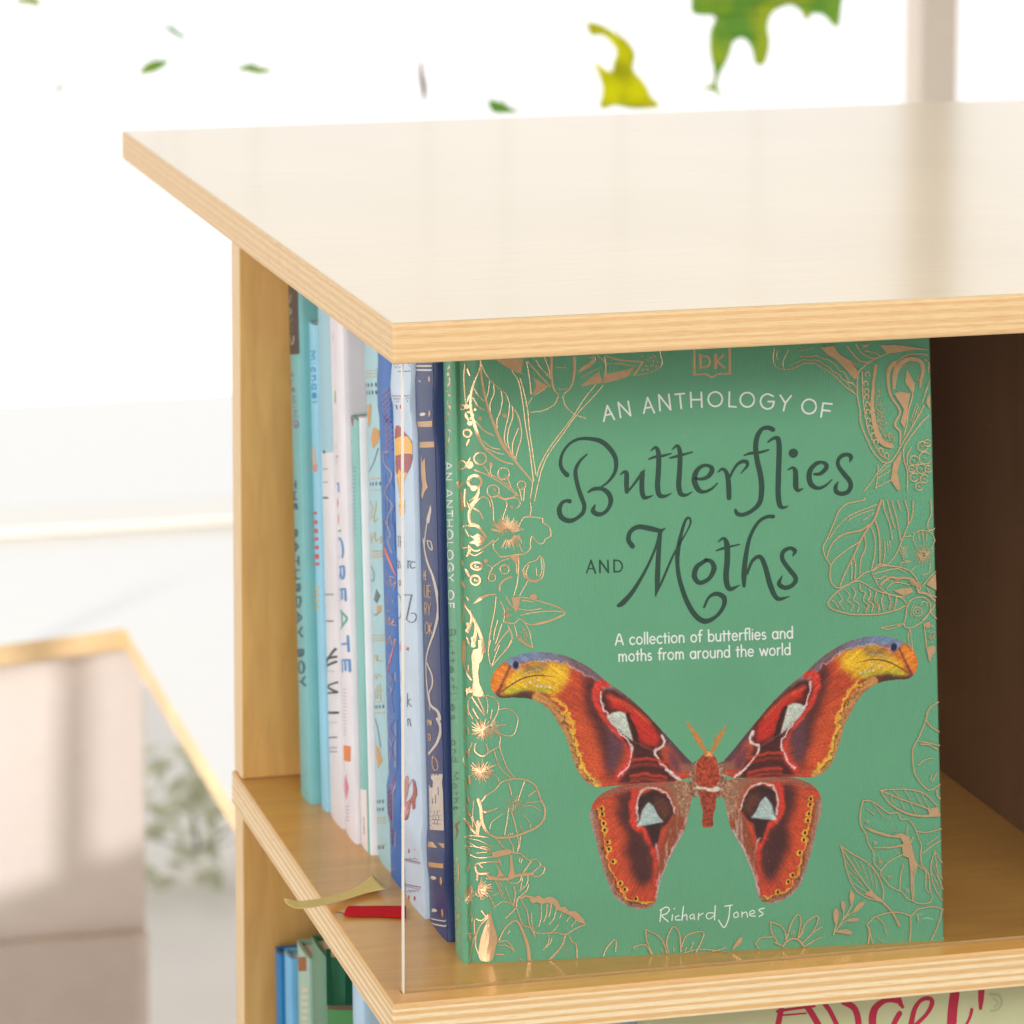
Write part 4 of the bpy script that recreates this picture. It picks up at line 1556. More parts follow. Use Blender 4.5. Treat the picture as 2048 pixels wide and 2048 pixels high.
    lay((nz(2.4, 2.4, 23) > .6) & inside([(1280, 1040), (1420, 1040), (1370, 1290), (1310, 1240)]), (206, 184, 150), 1, .7, h)
    lays(stroke([(752, 1240), (770, 1380), (800, 1500), (850, 1660), (905, 1775), (985, 1835), (1080, 1856), (1140, 1840)], 62), (166, 118, 92), 14, 1, h)
    lays(stroke([(745, 1240), (762, 1380), (800, 1540), (850, 1680), (900, 1780), (985, 1845), (1080, 1866)], 22), (184, 142, 140), 14, .9, h)
    lays(stroke([(800, 1210), (812, 1300), (835, 1400), (850, 1480), (870, 1570), (895, 1650), (930, 1730), (990, 1795), (1060, 1815), (1130, 1815)], 12, 1.3), (226, 176, 60), 8, 1, h)
    lays(stroke([(788, 1230), (800, 1320), (820, 1410), (838, 1490), (858, 1580), (885, 1665), (925, 1750), (990, 1812), (1060, 1832), (1130, 1825)], 7, 1.6), (66, 44, 38), 6, 1, h)
    lays(stroke([(776, 1240), (790, 1330), (808, 1420), (828, 1500), (850, 1600), (880, 1690), (920, 1770), (985, 1828), (1060, 1846)], 6, 1.2), (120, 86, 66), 6, .8, h)
    for a, b in ((815, 1215), (820, 1250), (828, 1310), (834, 1352), (853, 1430), (862, 1475), (888, 1555), (935, 1695), (965, 1735), (1035, 1795)):
        lays(np.hypot(cx - a - 3, cy - b) - 19 + warpx * .5, (232, 180, 58), 8, 1, h)
        lays(np.hypot((cx - a) * 1.4, cy - b) - 11, (40, 26, 30), 5, 1, h)
    lays(stroke([(1110, 1560), (1060, 1650), (1020, 1740), (985, 1842)], 4), (60, 34, 30), 4, .8, h)

    # fore wing
    fw = inside(curve([(100, 400), (130, 325), (200, 262), (280, 225), (400, 205), (520, 215), (620, 245), (740, 310), (860, 405), (980, 490), (1100, 600), (1230, 740), (1340, 860), (1415, 940), (1420, 980), (1335, 1030), (1200, 1045), (1050, 1052), (900, 1068), (790, 1075), (720, 1045), (670, 985), (630, 890), (590, 760), (550, 690), (500, 605), (430, 540), (350, 508), (250, 500), (160, 500), (112, 450)]))
    A |= fw
    h = fw.astype(float)
    IMG[fw] = (196, 74, 44)
    lay(inside([(600, 480), (700, 620), (780, 800), (830, 960), (800, 1060), (700, 900), (650, 700)]), (212, 90, 46), 12, .9, h)
    lay(inside([(690, 330), (800, 400), (770, 480), (790, 560), (850, 660), (910, 720), (950, 800), (940, 900), (900, 985), (855, 1035), (850, 960), (820, 850), (800, 740), (740, 620), (705, 480)], 1.6), (82, 40, 42), 8, 1, h)
    lay(inside([(850, 680), (920, 720), (960, 820), (930, 920), (880, 1000), (850, 940), (850, 800)], 1.5), (104, 70, 88), 6, .7, h)
    # costal band, blue at the tip and grey violet towards the body
    t_ = np.clip((cx - 350) / 900, 0, 1)[..., None]
    band = blur(inside([(190, 262), (280, 215), (400, 195), (520, 205), (620, 235), (740, 300), (860, 400), (980, 480), (1100, 590), (1230, 730), (1430, 940), (1400, 975), (1300, 890), (1150, 750), (1000, 610), (900, 505), (790, 410), (690, 335), (600, 285), (500, 262), (400, 262), (300, 275), (230, 300)], .6).astype(float), 2) * h
    bc = np.array([120, 144, 180.]) * (1 - np.clip(t_ * 3, 0, 1)) + np.array([124, 100, 112.]) * np.clip(t_ * 3, 0, 1)
    bc = bc * (1 - np.clip((t_ - .6) * 2, 0, 1)) + np.array([88, 58, 68.]) * np.clip((t_ - .6) * 2, 0, 1)
    lay(inside([(420, 262), (560, 260), (640, 320), (600, 350), (620, 400), (560, 430), (560, 470), (490, 480), (380, 440), (200, 470), (150, 480), (230, 350), (320, 300)], 1.6), (238, 190, 44), 6, 1, h)
    lay(inside([(320, 300), (420, 270), (480, 275), (440, 330), (360, 345), (300, 350)]), (150, 120, 70), 5, .9, h)
    lay(inside([(90, 400), (130, 320), (205, 262), (262, 262), (250, 320), (200, 380), (150, 450), (115, 470)]), (240, 142, 48), 4, 1, h)
    lay(inside([(150, 478), (230, 430), (330, 425), (480, 440), (480, 470), (350, 455), (200, 490)], .8), (196, 190, 48), 3, .95, h)
    lay(inside([(120, 480), (200, 486), (300, 455), (400, 470), (470, 490), (430, 545), (350, 515), (140, 515)], .6), (84, 58, 46), 3, 1, h)
    IMG[:] = IMG * (1 - band[..., None]) + bc * band[..., None]
    lays(stroke([(280, 300), (400, 265), (520, 262), (620, 295), (740, 370), (860, 470)], 8, 1), (198, 190, 204), 8, .8, h)
    lay(inside([(780, 380), (870, 430), (950, 510), (1020, 590), (940, 540), (850, 460)]), (206, 190, 196), 5, .7, h)
    lays(np.hypot((cx - 262) * 1.0, (cy - 290) * 1.25) - 34 + warpx * .3, (150, 170, 206), 14, .8, h)
    lays(np.hypot((cx - 262) * 1.25, cy - 288) - 25 + warpx * .3, (34, 30, 56), 12, .95, h)
    lays(stroke([(236, 320), (270, 330), (300, 310)], 5), (214, 214, 224), 5, .8, h)
    lays(stroke([(150, 480), (200, 440), (300, 380), (400, 357), (510, 365)], [4, 8, 9, 8, 4]), (84, 44, 36), 5, 1, h)
    lays(stroke([(225, 300), (180, 400), (142, 480)], [14, 14, 20]), (90, 52, 60), 12, .7, h)
    lays(stroke([(240, 400), (330, 340), (420, 320)], 6), (210, 214, 220), 6, .6, h)
    lays(stroke([(330, 410), (410, 385)], 14), (226, 222, 226), 8, .9, h)
    lays(stroke([(400, 425), (480, 432)], 18), (236, 226, 214), 8, .9, h)
    # margin
    lays(stroke([(400, 500), (470, 540), (540, 620), (590, 720), (630, 830), (670, 950), (720, 1020), (780, 1062)], 66), (196, 142, 78), 14, 1, h)
    lays(stroke([(440, 540), (520, 630), (570, 730), (610, 850), (650, 960), (700, 1030), (770, 1070)], 26), (176, 122, 88), 14, .9, h)
    lays(stroke([(500, 500), (560, 540), (590, 610), (625, 680), (640, 780), (670, 860), (690, 940), (740, 1000), (775, 1055)], 26, 1.6), (236, 184, 60), 12, .95, h)
    lays(stroke([(470, 490), (520, 560), (570, 620), (595, 700), (620, 790), (650, 880), (680, 960), (760, 1050)], 7, 1.8), (84, 52, 36), 6, 1, h)
    # eye of the wing
    lays(stroke([(850, 410), (790, 420), (772, 480), (805, 570), (875, 670), (950, 750), (1000, 840), (985, 930), (920, 1020)], 46, .6), (216, 62, 50), 18, 1, h)
    lay(inside([(1180, 790), (1240, 800), (1320, 900), (1400, 980), (1320, 1030), (1240, 960), (1170, 870)], .8), (196, 78, 54), 4, 1, h)
    lay(inside([(1230, 830), (1270, 850), (1360, 940), (1300, 990), (1250, 930)], 1), (92, 56, 78), 5, .8, h)
    lay(inside([(840, 440), (900, 450), (1060, 570), (1190, 700), (1215, 780), (1190, 850), (1260, 960), (1300, 1040), (915, 1055), (990, 960), (1020, 860), (930, 730), (860, 640), (800, 520)]), (78, 32, 32), 3, 1, h)
    lay(inside([(850, 475), (950, 510), (1060, 590), (1150, 680), (1192, 760), (1170, 820), (1100, 810), (1050, 770), (1010, 670), (960, 590), (870, 560)], .7), (200, 48, 36), 5, 1, h)
    lays(stroke([(860, 490), (1000, 560), (1120, 660)], 22), (226, 96, 60), 26, .7, h)
    lays(stroke([(980, 610), (1020, 690), (1045, 800)], 30, .6), (62, 26, 28), 10, 1, h)
    lay(inside([(845, 625), (880, 597), (930, 586), (968, 600), (985, 660), (1018, 775), (1008, 775), (950, 732), (880, 672)]), (198, 210, 200), 1, 1, h)
    lays(stroke([(812, 470), (828, 560), (900, 680), (975, 765), (1008, 850), (982, 940), (925, 1015)], 13, .8), (228, 204, 208), 9, 1, h)
    lays(stroke([(1200, 745), (1216, 800), (1160, 850), (1200, 920), (1260, 985), (1325, 1035)], 18, .6), (232, 214, 212), 10, 1, h)
    for yy, a in ((900, .9), (935, .5), (1000, .9), (1028, .6)):
        lays(stroke([(1010, yy + 5), (1100, yy - 6), (1230, yy + 12)], 20, .5), (204, 66, 42), 16, a, h)
    lays(stroke([(860, 690), (1010, 775), (1170, 850)], 3), (222, 170, 150), 4, .7, h)
    lays(stroke([(1340, 950), (1420, 960), (1410, 1060)], 50), (150, 104, 84), 30, .8, h)

    # veins and hair fanning out from the wing root, and broken scale rows
    ang = np.arctan2(cy - 1000, 1440 - cx)
    rad = np.hypot(cy - 1000, 1440 - cx)
    rg = np.random.default_rng(77)
    ta = rg.random(900)
    ia = (ang + 3.3) * 120
    ii = ia.astype(int)
    fa = ia - ii
    va = ta[ii % 900] * (1 - fa) + ta[(ii + 1) % 900] * fa
    tb = rg.random((260, 60))
    vb = tb[(ii // 2) % 260, (rad / 40).astype(int) % 60]
    IMG[:] = IMG * (1 + ((va - .5) * .15 + (vb - .5) * .12)[..., None])
    for P in ([(1400, 960), (1010, 775), (860, 690)], [(1400, 985), (1150, 850), (1010, 780)], [(1380, 1060), (1150, 1200), (1100, 1320), (1110, 1560)], [(1380, 1060), (1230, 1240), (1165, 1500)], [(1390, 1030), (1100, 1030), (900, 1060)]):
        lays(stroke(P, 2.5, .5), (226, 184, 168), 4, .45, A)
    IMG[:] = IMG * np.array([.97, .93, .92])

    # body
    bx = (XX - 950) * 3.22
    by = (YY - 1240) * 3.22
    cx, cy = bx, by
    for sg in (-1, 1):
        Pf = [(1500 + sg * a_, b_) for a_, b_ in ((50, 930), (84, 915), (112, 975), (124, 1030), (118, 1090), (100, 1140), (60, 1120), (50, 1040))]
        m = inside(curve(Pf), .9)
        A |= m
        lay(m, (150, 96, 74), 1)
        lay(m & (nz(2.2, 2.2, 41) > .56), (208, 182, 152), 1, .8)
        lay(m & (nz(2.4, 2.4, 43) > .64), (90, 46, 40), 1, .7)
    for P, c in (([(1440, 1100), (1560, 1100), (1552, 1180), (1535, 1260), (1538, 1320), (1520, 1338), (1480, 1338), (1462, 1320), (1466, 1250), (1452, 1170)], (160, 62, 42)),
                 ([(1432, 900), (1470, 868), (1530, 870), (1560, 910), (1572, 980), (1560, 1060), (1500, 1092), (1432, 1062), (1424, 980)], (172, 62, 38))):
        m = inside(curve(P), .5)
        A |= m
        lay(m, c)
        lay(m & (nz(2, 3, 31) > .55), (214, 96, 60), 1, .7)
        lay(m & (nz(2, 3, 32) > .62), (96, 34, 28), 1, .7)
    m = stroke([(1430, 1078), (1500, 1092), (1560, 1082)], 26, .8) < 0
    A |= m
    lay(m, (222, 206, 190), 1)
    m = inside([(1480, 850), (1500, 835), (1530, 850), (1530, 880), (1480, 880)])
    A |= m
    lay(m, (224, 160, 96), 1)
    for P in ([(1490, 860), (1440, 770), (1368, 662)], [(1522, 860), (1560, 780), (1612, 690)]):
        d = stroke(P, [14, 46, 16])
        g = (d < 0) & ((nz(1.6, 1.6, 5) > .42) | (stroke(P, 9) < 0))
        A |= g
        IMG[g] = (206, 122, 44)
    # ink grain
    sp = (rng.random((H_, W_)) - .5)
    IMG[:] = IMG * (1 + sp[..., None] * .22 + ((nz(2, 2, 8) - .5) * .2)[..., None])
    return x0, y0, IMG, A


def moth_mesh():
    x0, y0, img, A = paint_moth()
    ys, xs = np.nonzero(A)
    H_, W_ = A.shape
    vid = -np.ones((H_ + 1, W_ + 1), int)
    for dy in (0, 1):
        for dx in (0, 1): vid[ys + dy, xs + dx] = 0
    vy, vx = np.nonzero(vid == 0)
    vid[vy, vx] = np.arange(len(vy))
    # photo pixels -> cover plane, all at once
    c = np.stack([(vx + x0 - 1024 - SHX) / FPX, -(vy + y0 - 1024 - SHY) / FPX, -np.ones(len(vx))], 1)
    d = c @ RM.T
    k = np.dot(CA - CL, COUT) / (d @ COUT)
    P = CL + d * k[:, None] + COUT * .00003
    F_ = np.stack([vid[ys, xs], vid[ys + 1, xs], vid[ys + 1, xs + 1], vid[ys, xs + 1]], 1)
    me = bpy.data.meshes.new('moth_picture')
    me.vertices.add(len(P))
    me.vertices.foreach_set('co', P.astype(np.float32).ravel())
    me.loops.add(F_.size)
    me.loops.foreach_set('vertex_index', F_.astype(np.int32).ravel())
    me.polygons.add(len(F_))
    me.polygons.foreach_set('loop_start', (np.arange(len(F_)) * 4).astype(np.int32))
    me.polygons.foreach_set('loop_total', np.full(len(F_), 4, np.int32))
    me.update(calc_edges=True)
    col = np.clip(img[ys, xs] / 255, 0, 1)
    colr = np.where(col <= .04045, col / 12.92, ((col + .055) / 1.055) ** 2.4)
    rgba = np.concatenate([colr, np.ones((len(colr), 1))], 1)
    at = me.color_attributes.new('ink', 'FLOAT_COLOR', 'CORNER')
    at.data.foreach_set('color', np.repeat(rgba, 4, axis=0).astype(np.float32).ravel())
    return link('moth_picture', me, gbook, [INK])


moth_mesh()


# ================================================================== books standing in the row, spines to the left
class Book:
    def __init__(self, name, label, x, yf, th, h, color, lean=5.3, wid=.165, base=None, hard=True, bulge=.0008, hubs=(), group='books standing spine out on the upper shelf', gloss=.35, pages=True):
        self.x, self.yf, self.th, self.h, self.L = x, yf, th, h, math.tan(math.radians(lean))
        self.b, self.bulge, self.hubs = (ZS if base is None else base), bulge, hubs
        self.root = empty(name, (x, yf, self.b))
        tag(self.root, label, 'book', group)
        m = mat(name + '_cover', color, gloss, spec=.28, noise=.05, scale=50, coat=.04, coat_r=.2)
        e, bt = (.0024, .0022) if hard else (.0006, .0004)
        out = [(wid, 0), (.004, 0), (.0012, .0003)]
        out += [('s', k / 10) for k in range(11)]
        out += [(.0012, th - .0003), (.004, th), (wid, th), (wid, th - bt), (.002, th - bt), (.002, bt), (wid, bt)]
        nzv = 56
        V, F = [], []
        n = len(out)
        for j in range(nzv + 1):
            z = h * j / nzv
            for p in out:
                if p[0] == 's':
                    V.append(self.pt(p[1], z))
                else:
                    V.append((x + p[0], yf + p[1] + z * self.L, self.b + z))
        for j in range(nzv):
            for i in range(n):
                k = (i + 1) % n
                F.append((j * n + i, j * n + k, (j + 1) * n + k, (j + 1) * n + i))
        F.append(tuple(range(n))[::-1])
        F.append(tuple(range(nzv * n, nzv * n + n)))
        o = mesh_obj('cover', V, F, m, self.root, 40)
        bm = bmesh.new()
        bm.from_mesh(o.data)
        bmesh.ops.recalc_face_normals(bm, faces=bm.faces)
        bmesh.ops.triangulate(bm, faces=[f for f in bm.faces if len(f.verts) > 4])
        bm.to_mesh(o.data)
        bm.free()
        o.data.set_sharp_from_angle(angle=math.radians(40))
        self.cover = o
        if pages:
            pv = []
            for z in (e, h - e):
                for a, c in ((.003, bt + .0002), (wid - e, bt + .0002), (wid - e, th - bt - .0002), (.003, th - bt - .0002)):
                    pv.append((x + a, yf + c + z * self.L, self.b + z))
            mesh_obj('page_block', pv, [(0, 1, 2, 3), (7, 6, 5, 4), (0, 4, 5, 1), (1, 5, 6, 2), (2, 6, 7, 3), (3, 7, 4, 0)], PAPER, self.root)
        self.p = Print(self.map, .00010, 1.3, sub=4.0)

    def hub(self, z):
        r = 0
        for a, b, d in self.hubs:
            q = min(z - a, b - z) / .0025
            r += d / (1 + math.exp(-4 * max(-6, min(6, q))))
        return r

    def pt(self, w_, z, off=0.0):
        """w_: 0 front edge of the spine, 1 back edge"""
        d = self.bulge * math.sin(math.pi * max(0, min(1, w_))) ** .7 + self.hub(z)
        return (self.x + .0008 - d - off, self.yf + .0006 + w_ * (self.th - .0012) + z * self.L, self.b + z)

    def map(self, px, py, off):
        P = on_x(px, py, self.x - self.bulge * .6)
        z = max(.0003, min(self.h - .0003, P[2] - self.b))
        w_ = (P[1] - self.yf - z * self.L) / self.th
        return self.pt(max(.01, min(.99, w_)), z, off)

    def done(self, m=None, name='printed_design'):
        if self.p.V: self.p.build(name, m or INK, self.root)
        return self


def rows(pr, pts, w_):
    for q in pts: pr.line(q, [w_] * len(q))


SX = 'SPINES'
# nearest first
navy = Book('navy_hardback', 'dark blue hardback with gold vine and castle on its spine, behind the green book', 0.0425, 0.0665, 0.031, .270, (36, 54, 106), 5.4,
            hubs=((.229, .252, .0007), (.022, .040, .0007)), bulge=.0008)
p = navy.p
SIL, GOL = (214, 206, 196), (196, 146, 92)
p.ink(SIL).draw('''
@ 760 660 4.83
16: 335,346 475,350
16: 335,385 475,390
F: 368,487 385,472 420,470 438,485 420,500 385,502
F: 385,815 400,800 430,797 450,812 432,828 400,832
@ 740 1440 4.2
9: 494,1665 636,1700
11: 494,1705 636,1742
F: 500,1322 520,1308 550,1315 566,1332 545,1342 515,1338
F: 502,1595 520,1582 545,1588 560,1604 540,1614 512,1610
''')
p.ink(GOL).draw('''
@ 760 660 4.83
F: 360,885 512,880 514,940 360,935
F: 366,1083 517,1080 519,1138 366,1135
F: 455,455 466,445 472,485 462,525 452,490
F: 472,785 482,775 487,815 476,850 470,820
F: 385,1195 400,1280 428,1235 430,1330 438,1450 455,1520 420,1570 400,1632 385,1600 402,1500 385,1400
@ 740 1440 4.2
F: 488,1018 620,1045 622,1083 488,1063
F: 490,1190 625,1212 627,1253 490,1228
F: 590,1320 602,1325 606,1365 598,1398 588,1360
F: 590,1590 602,1595 606,1635 598,1668 590,1630
7: 520,310 548,330 562,400 540,425 515,370 520,310
''')
p.ink((200, 184, 172)).draw('''
@ 760 660 4.83
F: 480,1685 487,1740 470,1860 445,1872 440,1830 458,1770
9: 445,1870 438,1932
@ 740 1040 4.83
14: 545,20,9 525,150,12 515,260,14 545,400,18 600,560,20 635,760,22 640,900,22 610,1080,18 560,1230,16 530,1350,12 530,1500,12 545,1650,14 575,1780,20 640,1850,22 660,1932,22
12: 500,180 520,300
14: 540,1380 590,1500 592,1600 550,1690
10: 545,200 580,215 590,290 560,260 545,200
8: 540,1650 565,1700 570,1840
@ 740 1440 4.2
20: 555,-10 580,80 550,200 485,282
F: 505,450 513,472 522,453 530,452 538,472 547,455 556,455 563,472 572,455 595,460 590,530 597,620 602,750 622,935 490,920 484,540 492,545 500,565 512,568 518,575 524,520 506,490
''')
p.ink((44, 58, 106)).draw('''
@ 740 1440 4.2
7: 545,630 545,700
7: 565,568 565,632
10: 515,655 520,700
5: 520,765 575,770
5: 516,800 580,806
5: 514,835 582,842
5: 518,868 584,878
5: 535,760 533,800
5: 560,762 556,804
5: 524,800 524,838
5: 548,803 546,840
5: 570,805 568,842
5: 536,838 534,880
5: 560,840 558,884
4: 488,760 505,770
4: 488,800 505,812
4: 488,840 505,850
4: 490,880 506,890
''')
p.ink((200, 152, 104)).at(0, 0, 1)
for s, x0, y0, x1, hh in (('HE', 844.5, 1158, 852, 17), ('UE', 846, 1193, 860, 24), ('RY', 847, 1228, 860, 23), ('OK', 848, 1266, 863, 22), ('ew', 852, 1449, 862, 16), ('g', 854, 1476, 860, 14)):
    k = (x1 - x0) / text_len(s, .16)
    put_text(p, s, (x0, y0), (k, k * .2), (0, -hh), 1.5, .16)
navy.done(INKG)

oz = Book('pale_blue_hardback', 'pale blue hardback with a red and yellow balloon and ruby slippers on its spine', 0.0404, 0.098, 0.036, .270, (196, 214, 234), 5.4,
          hubs=((.233, .246, .0010), (.029, .042, .0010)), bulge=.0008, gloss=.3)
p = oz.p
p.ink((122, 34, 86)).draw('''
@ 760 660 4.83
8: 100,403 330,400
8: 105,635 345,641
@ 740 1440 4.2
7: 250,1160 410,1201
7: 250,1370 412,1408
4: 250,1172 410,1213
4: 250,1386 412,1424
''')
p.at(760, 660, 4.83)
for x in (140, 190, 285, 310): p.ring(x, 350, 16, 4, 14, 0, 180)
for x in (120, 160, 205, 260, 305): p.ell(x, 330, 5, 7)
for x in (150, 180, 205, 270, 320): p.ring(x, 672, 14, 4, 14, 180, 360)
for x in (172, 190, 270, 320): p.ell(x, 690, 5, 5)
p.at(740, 1440, 4.2)
for x in (310, 345, 385): p.ring(x, 1160, 14, 4, 14, 0, 180)
for x in (318, 350, 385): p.ring(x, 1445, 14, 4, 14, 180, 360)
p.ink((176, 28, 52))
for x, y in ((318, 1100), (370, 1103), (315, 1490), (368, 1500)): p.ell(x, y, 7, 20)
p.at(760, 660, 4.83)
for x in (155, 210, 295): p.ell(x, 745, 8, 24)
p.ink((160, 34, 52)).draw('''
@ 760 660 4.83
G: 128,960 145,922 185,935 225,985 255,1030 200,1028 128,1050
G: 130,1215 220,1195 292,1210 280,1320 250,1390 200,1420 178,1340 150,1400 132,1340
@ 740 1440 4.2
G: 350,500 376,545 386,620 372,680 372,742 352,752 345,700 332,720 320,830 298,830 302,760 312,690 352,620
''')
p.ink((196, 130, 138)).draw('''
@ 740 1440 4.2
G: 262,560 285,480 316,480 312,600 290,680 326,690 308,820 282,845 260,830
''')
p.ink((246, 178, 44)).draw('''
@ 760 660 4.83
F: 128,1050 200,1026 258,1030 285,1080 296,1130 295,1200 220,1195 130,1216
F: 150,1400 178,1340 200,1385 225,1385 252,1370 222,1480 212,1630 186,1632 170,1500
G: 170,1700 190,1635 228,1640 232,1700 225,1780 203,1796 180,1780
''')
p.ink((60, 30, 40)).draw('''
@ 760 660 4.83
4: 128,1050 200,1024 258,1028
4: 258,1028 295,1110 295,1205 278,1330
4: 130,1218 220,1198 292,1212
3: 150,1420 185,1630
3: 225,1430 212,1630
3: 190,1400 196,1600
4: 172,1700 230,1700
@ 740 1440 4.2
4: 318,560 350,500 375,540 380,640
''')
p.ink((52, 52, 78)).draw('''
@ 740 1040 4.83
5: 246,155 272,155
5: 258,155 258,262
5: 282,155 282,262
5: 282,225 295,205 302,225 302,262
5: 308,236 320,236 316,212 308,225 308,250 320,260
5: 246,370 248,465
5: 256,400 272,400 258,462 276,462
5: 284,440 300,410 304,462 288,462 286,440
9: 358,395 358,466
7: 358,420 374,398 384,402
11: 427,352 424,470
8: 418,412 396,408 378,435 390,468 418,462
5: 268,585 280,580 286,605 280,632 268,630 264,608 268,585
5: 318,532 306,535 303,560 303,642
4: 294,580 318,580
7: 250,705 285,755 298,830 285,920 258,952
8: 300,722 396,728
11: 390,730 345,962
7: 345,962 378,990 410,986 430,948 418,908 388,904
5: 312,720 330,728
5: 300,975 322,962
5: 286,1462 286,1570 312,1570
4: 280,1705 280,1760
4: 290,1730 304,1705 306,1760 292,1755
8: 355,1676 355,1805
6: 386,1728 360,1760 396,1806
@ 740 1440 4.2
4: 258,0 258,18
6: 310,-10 312,48
7: 312,0 325,-8 330,20 336,52
''')
p.ink((206, 150, 176)).at(740, 1040, 4.83)
p.burst(290, 1225, 5, 46, 12, 6, 0, 360, 1.6)
p.ink((190, 60, 60)).ell(355, 1245, 14, 18)
oz.done(INKG)

blue = Book('bright_blue_hardback', 'bright blue hardback with purple feathers and wavy gold lines on its spine', 0.0405, 0.1345, 0.027, .268, (12, 98, 176), 5.4,
            hubs=((.222, .240, .0007), (.028, .046, .0011)), bulge=.0008)
p = blue.p
p.ink((60, 34, 132))
p.at(760, 660, 4.83)
for k in range(12):
    y = 600 + k * 54
    p.line([(118 - k * 1, y - 40), (70 - k, y - 20), (24 + k * 4, y + 40)], [20, 26, 8])
p.ink((206, 164, 140)).draw('''
@ 760 660 4.83
6: 70,1180 25,1185 30,1280 95,1380 90,1450 40,1560 60,1620 105,1700 60,1830 70,1932
@ 740 1040 4.83
6: 140,0 170,80 190,150 165,200 200,320
6: 155,1480 190,1530 160,1590 200,1640 155,1720 160,1850 195,1900
6: 235,1480 232,1560
@ 740 1440 4.2
6: 155,10 140,60 140,130 175,230 140,370 152,462
5: 206,520 204,1070
5: 206,40 206,400
5: 205,1240 175,1260 150,1290
''')
p.ink((20, 70, 150)).draw('''
@ 760 660 4.83
5: 120,1340 100,1450 118,1540 135,1640 105,1800 130,1932
4: 50,1400 46,1932
4: 75,1460 74,1932
@ 740 1040 4.83
4: 120,0 125,200
5: 225,0 215,80 240,250
5: 185,0 215,90 225,300
5: 205,1480 225,1600 205,1700 225,1860
@ 740 1440 4.2
6: 195,0 170,70 205,150 175,240 205,340
4: 220,0 222,420
''')
p.ink((216, 92, 70)).draw('''
@ 740 1040 4.83
F: 116,235 150,290 200,420 242,560 215,510 165,390 128,310
F: 238,1180 200,1330 148,1500 160,1420 198,1290
''')
p.ink((206, 150, 92)).draw('''
@ 740 1040 4.83
6: 145,510 165,530
6: 135,570 160,620 190,570 200,640 232,600 215,680
6: 185,545 225,560
6: 150,770 165,800
6: 205,770 215,790
6: 145,880 185,880
7: 140,940 150,1000 180,940 185,1010 225,960 205,1010 238,1020
6: 150,1075 165,1090
6: 140,1130 160,1200 190,1120 205,1200 235,1150 225,1220
''')
p.ink((58, 30, 120)).draw('''
@ 740 1440 4.2
F: 210,425 165,550 150,700 150,900 165,1000 175,1062 186,960 200,700 205,520
''')
p.ink((40, 110, 190)).at(740, 1440, 4.2)
for k in range(10): p.line([(150, 600 + k * 46), (175, 622 + k * 46), (200, 600 + k * 46)], [4, 5, 4])
blue.done(INKG)

aqua = Book('pale_aqua_hardback', 'pale aqua hardback with gold bands and small tulips on its spine', 0.041, 0.162, 0.026, .266, (160, 200, 208), 5.4, hubs=((.23, .245, .0006),), bulge=.0008)
p = aqua.p
p.ink((190, 160, 104)).at(440, 540, 3.22)
for y in (648, 668, 688, 1345, 1418, 1810, 1830, 1850): p.line([(915 + y * .03, y), (995 + y * .03, y)], [5, 5])
p.at(440, 1100, 3.22)
for y in (10, 28, 44, 550, 568, 585, 980, 1050, 1725, 1740, 1758, 1900): p.line([(960 + y * .012, y), (1040 + y * .012, y)], [5, 5])
p.ink((206, 150, 84)).draw('''
@ 440 540 3.22
F: 935,860 948,880 968,860 965,960 950,1020 937,960
F: 965,1080 985,1010 1018,1040 1005,1120 980,1150
@ 440 1100 3.22
F: 1005,360 1030,360 1030,405 1005,400
F: 985,1250 1018,1280 1042,1360 1010,1405
''')
p.ink((196, 172, 110)).draw('''
@ 440 540 3.22
6: 955,1490 975,1530 960,1570
6: 960,1600 990,1570 1000,1490 985,1620 1010,1600
6: 960,1700 970,1760
6: 975,1730 990,1690 1000,1750 1025,1720 1025,1760
@ 440 1100 3.22
6: 978,690 1000,680 1000,715
6: 1010,680 1012,715 1040,715
6: 985,800 1000,830 1010,800 1035,820
6: 985,900 990,960
6: 1005,870 1008,960
6: 1025,860 1028,970
6: 985,910 1040,905
''')
p.ink((60, 86, 104)).at(440, 540, 3.22)
for y in (740, 790): [p.ell(935 + k * 22, y, 4, 14) for k in range(4)]
for k in range(4): p.ell(960 + k * 20, 1378, 4, 13)
p.line([(950, 1300), (985, 1240), (1010, 1150)], [4, 4, 4])
p.at(440, 1100, 3.22)
for y in (1010, 1620, 1670, 1915): [p.ell(985 + k * 20, y, 4, 13) for k in range(4)]
p.line([(985, 1080), (1010, 1150), (1030, 1270)], [4, 4, 4])
p.ink((96, 108, 112))
p.poly([(985, 320), (1003, 250), (1026, 300), (1005, 345)])
p.line([(960, 100), (985, 150), (980, 200), (960, 190)], [4] * 4)
p.line([(985, 410), (1000, 420), (1020, 400)], [5] * 3)
aqua.done()

teal5 = Book('slim_teal_paperback', 'slim teal book with cream foot, shorter than its neighbours, beside the aqua hardback', 0.0372, 0.1912, 0.0142, .212, (128, 190, 184), 5.4, hard=False, bulge=.0004)
p = teal5.p
p.ink((150, 80, 76)).draw('''
@ 440 540 3.22
F: 825,960 838,910 855,950 845,1010
''')
p.ink((96, 140, 140)).at(440, 540, 3.22)
for k in range(16): p.line([(850, 1270 + k * 26), (866, 1273 + k * 26)], [5, 5])
p.ink((236, 226, 224)).draw('''
@ 440 1100 3.22
F: 892,1535 955,1558 975,1960 880,1960
''')
p.ink((70, 70, 90)).at(440, 1100, 3.22)
p.line([(918, 1720), (922, 1830)], [6, 6])
teal5.done()
art5 = Book('thin_white_book', 'thin white book with orange art at its foot, between teal and aqua spines', 0.0378, 0.1885, 0.0025, .214, (238, 236, 240), 5.4, hard=False, bulge=.0002)
art5.done()

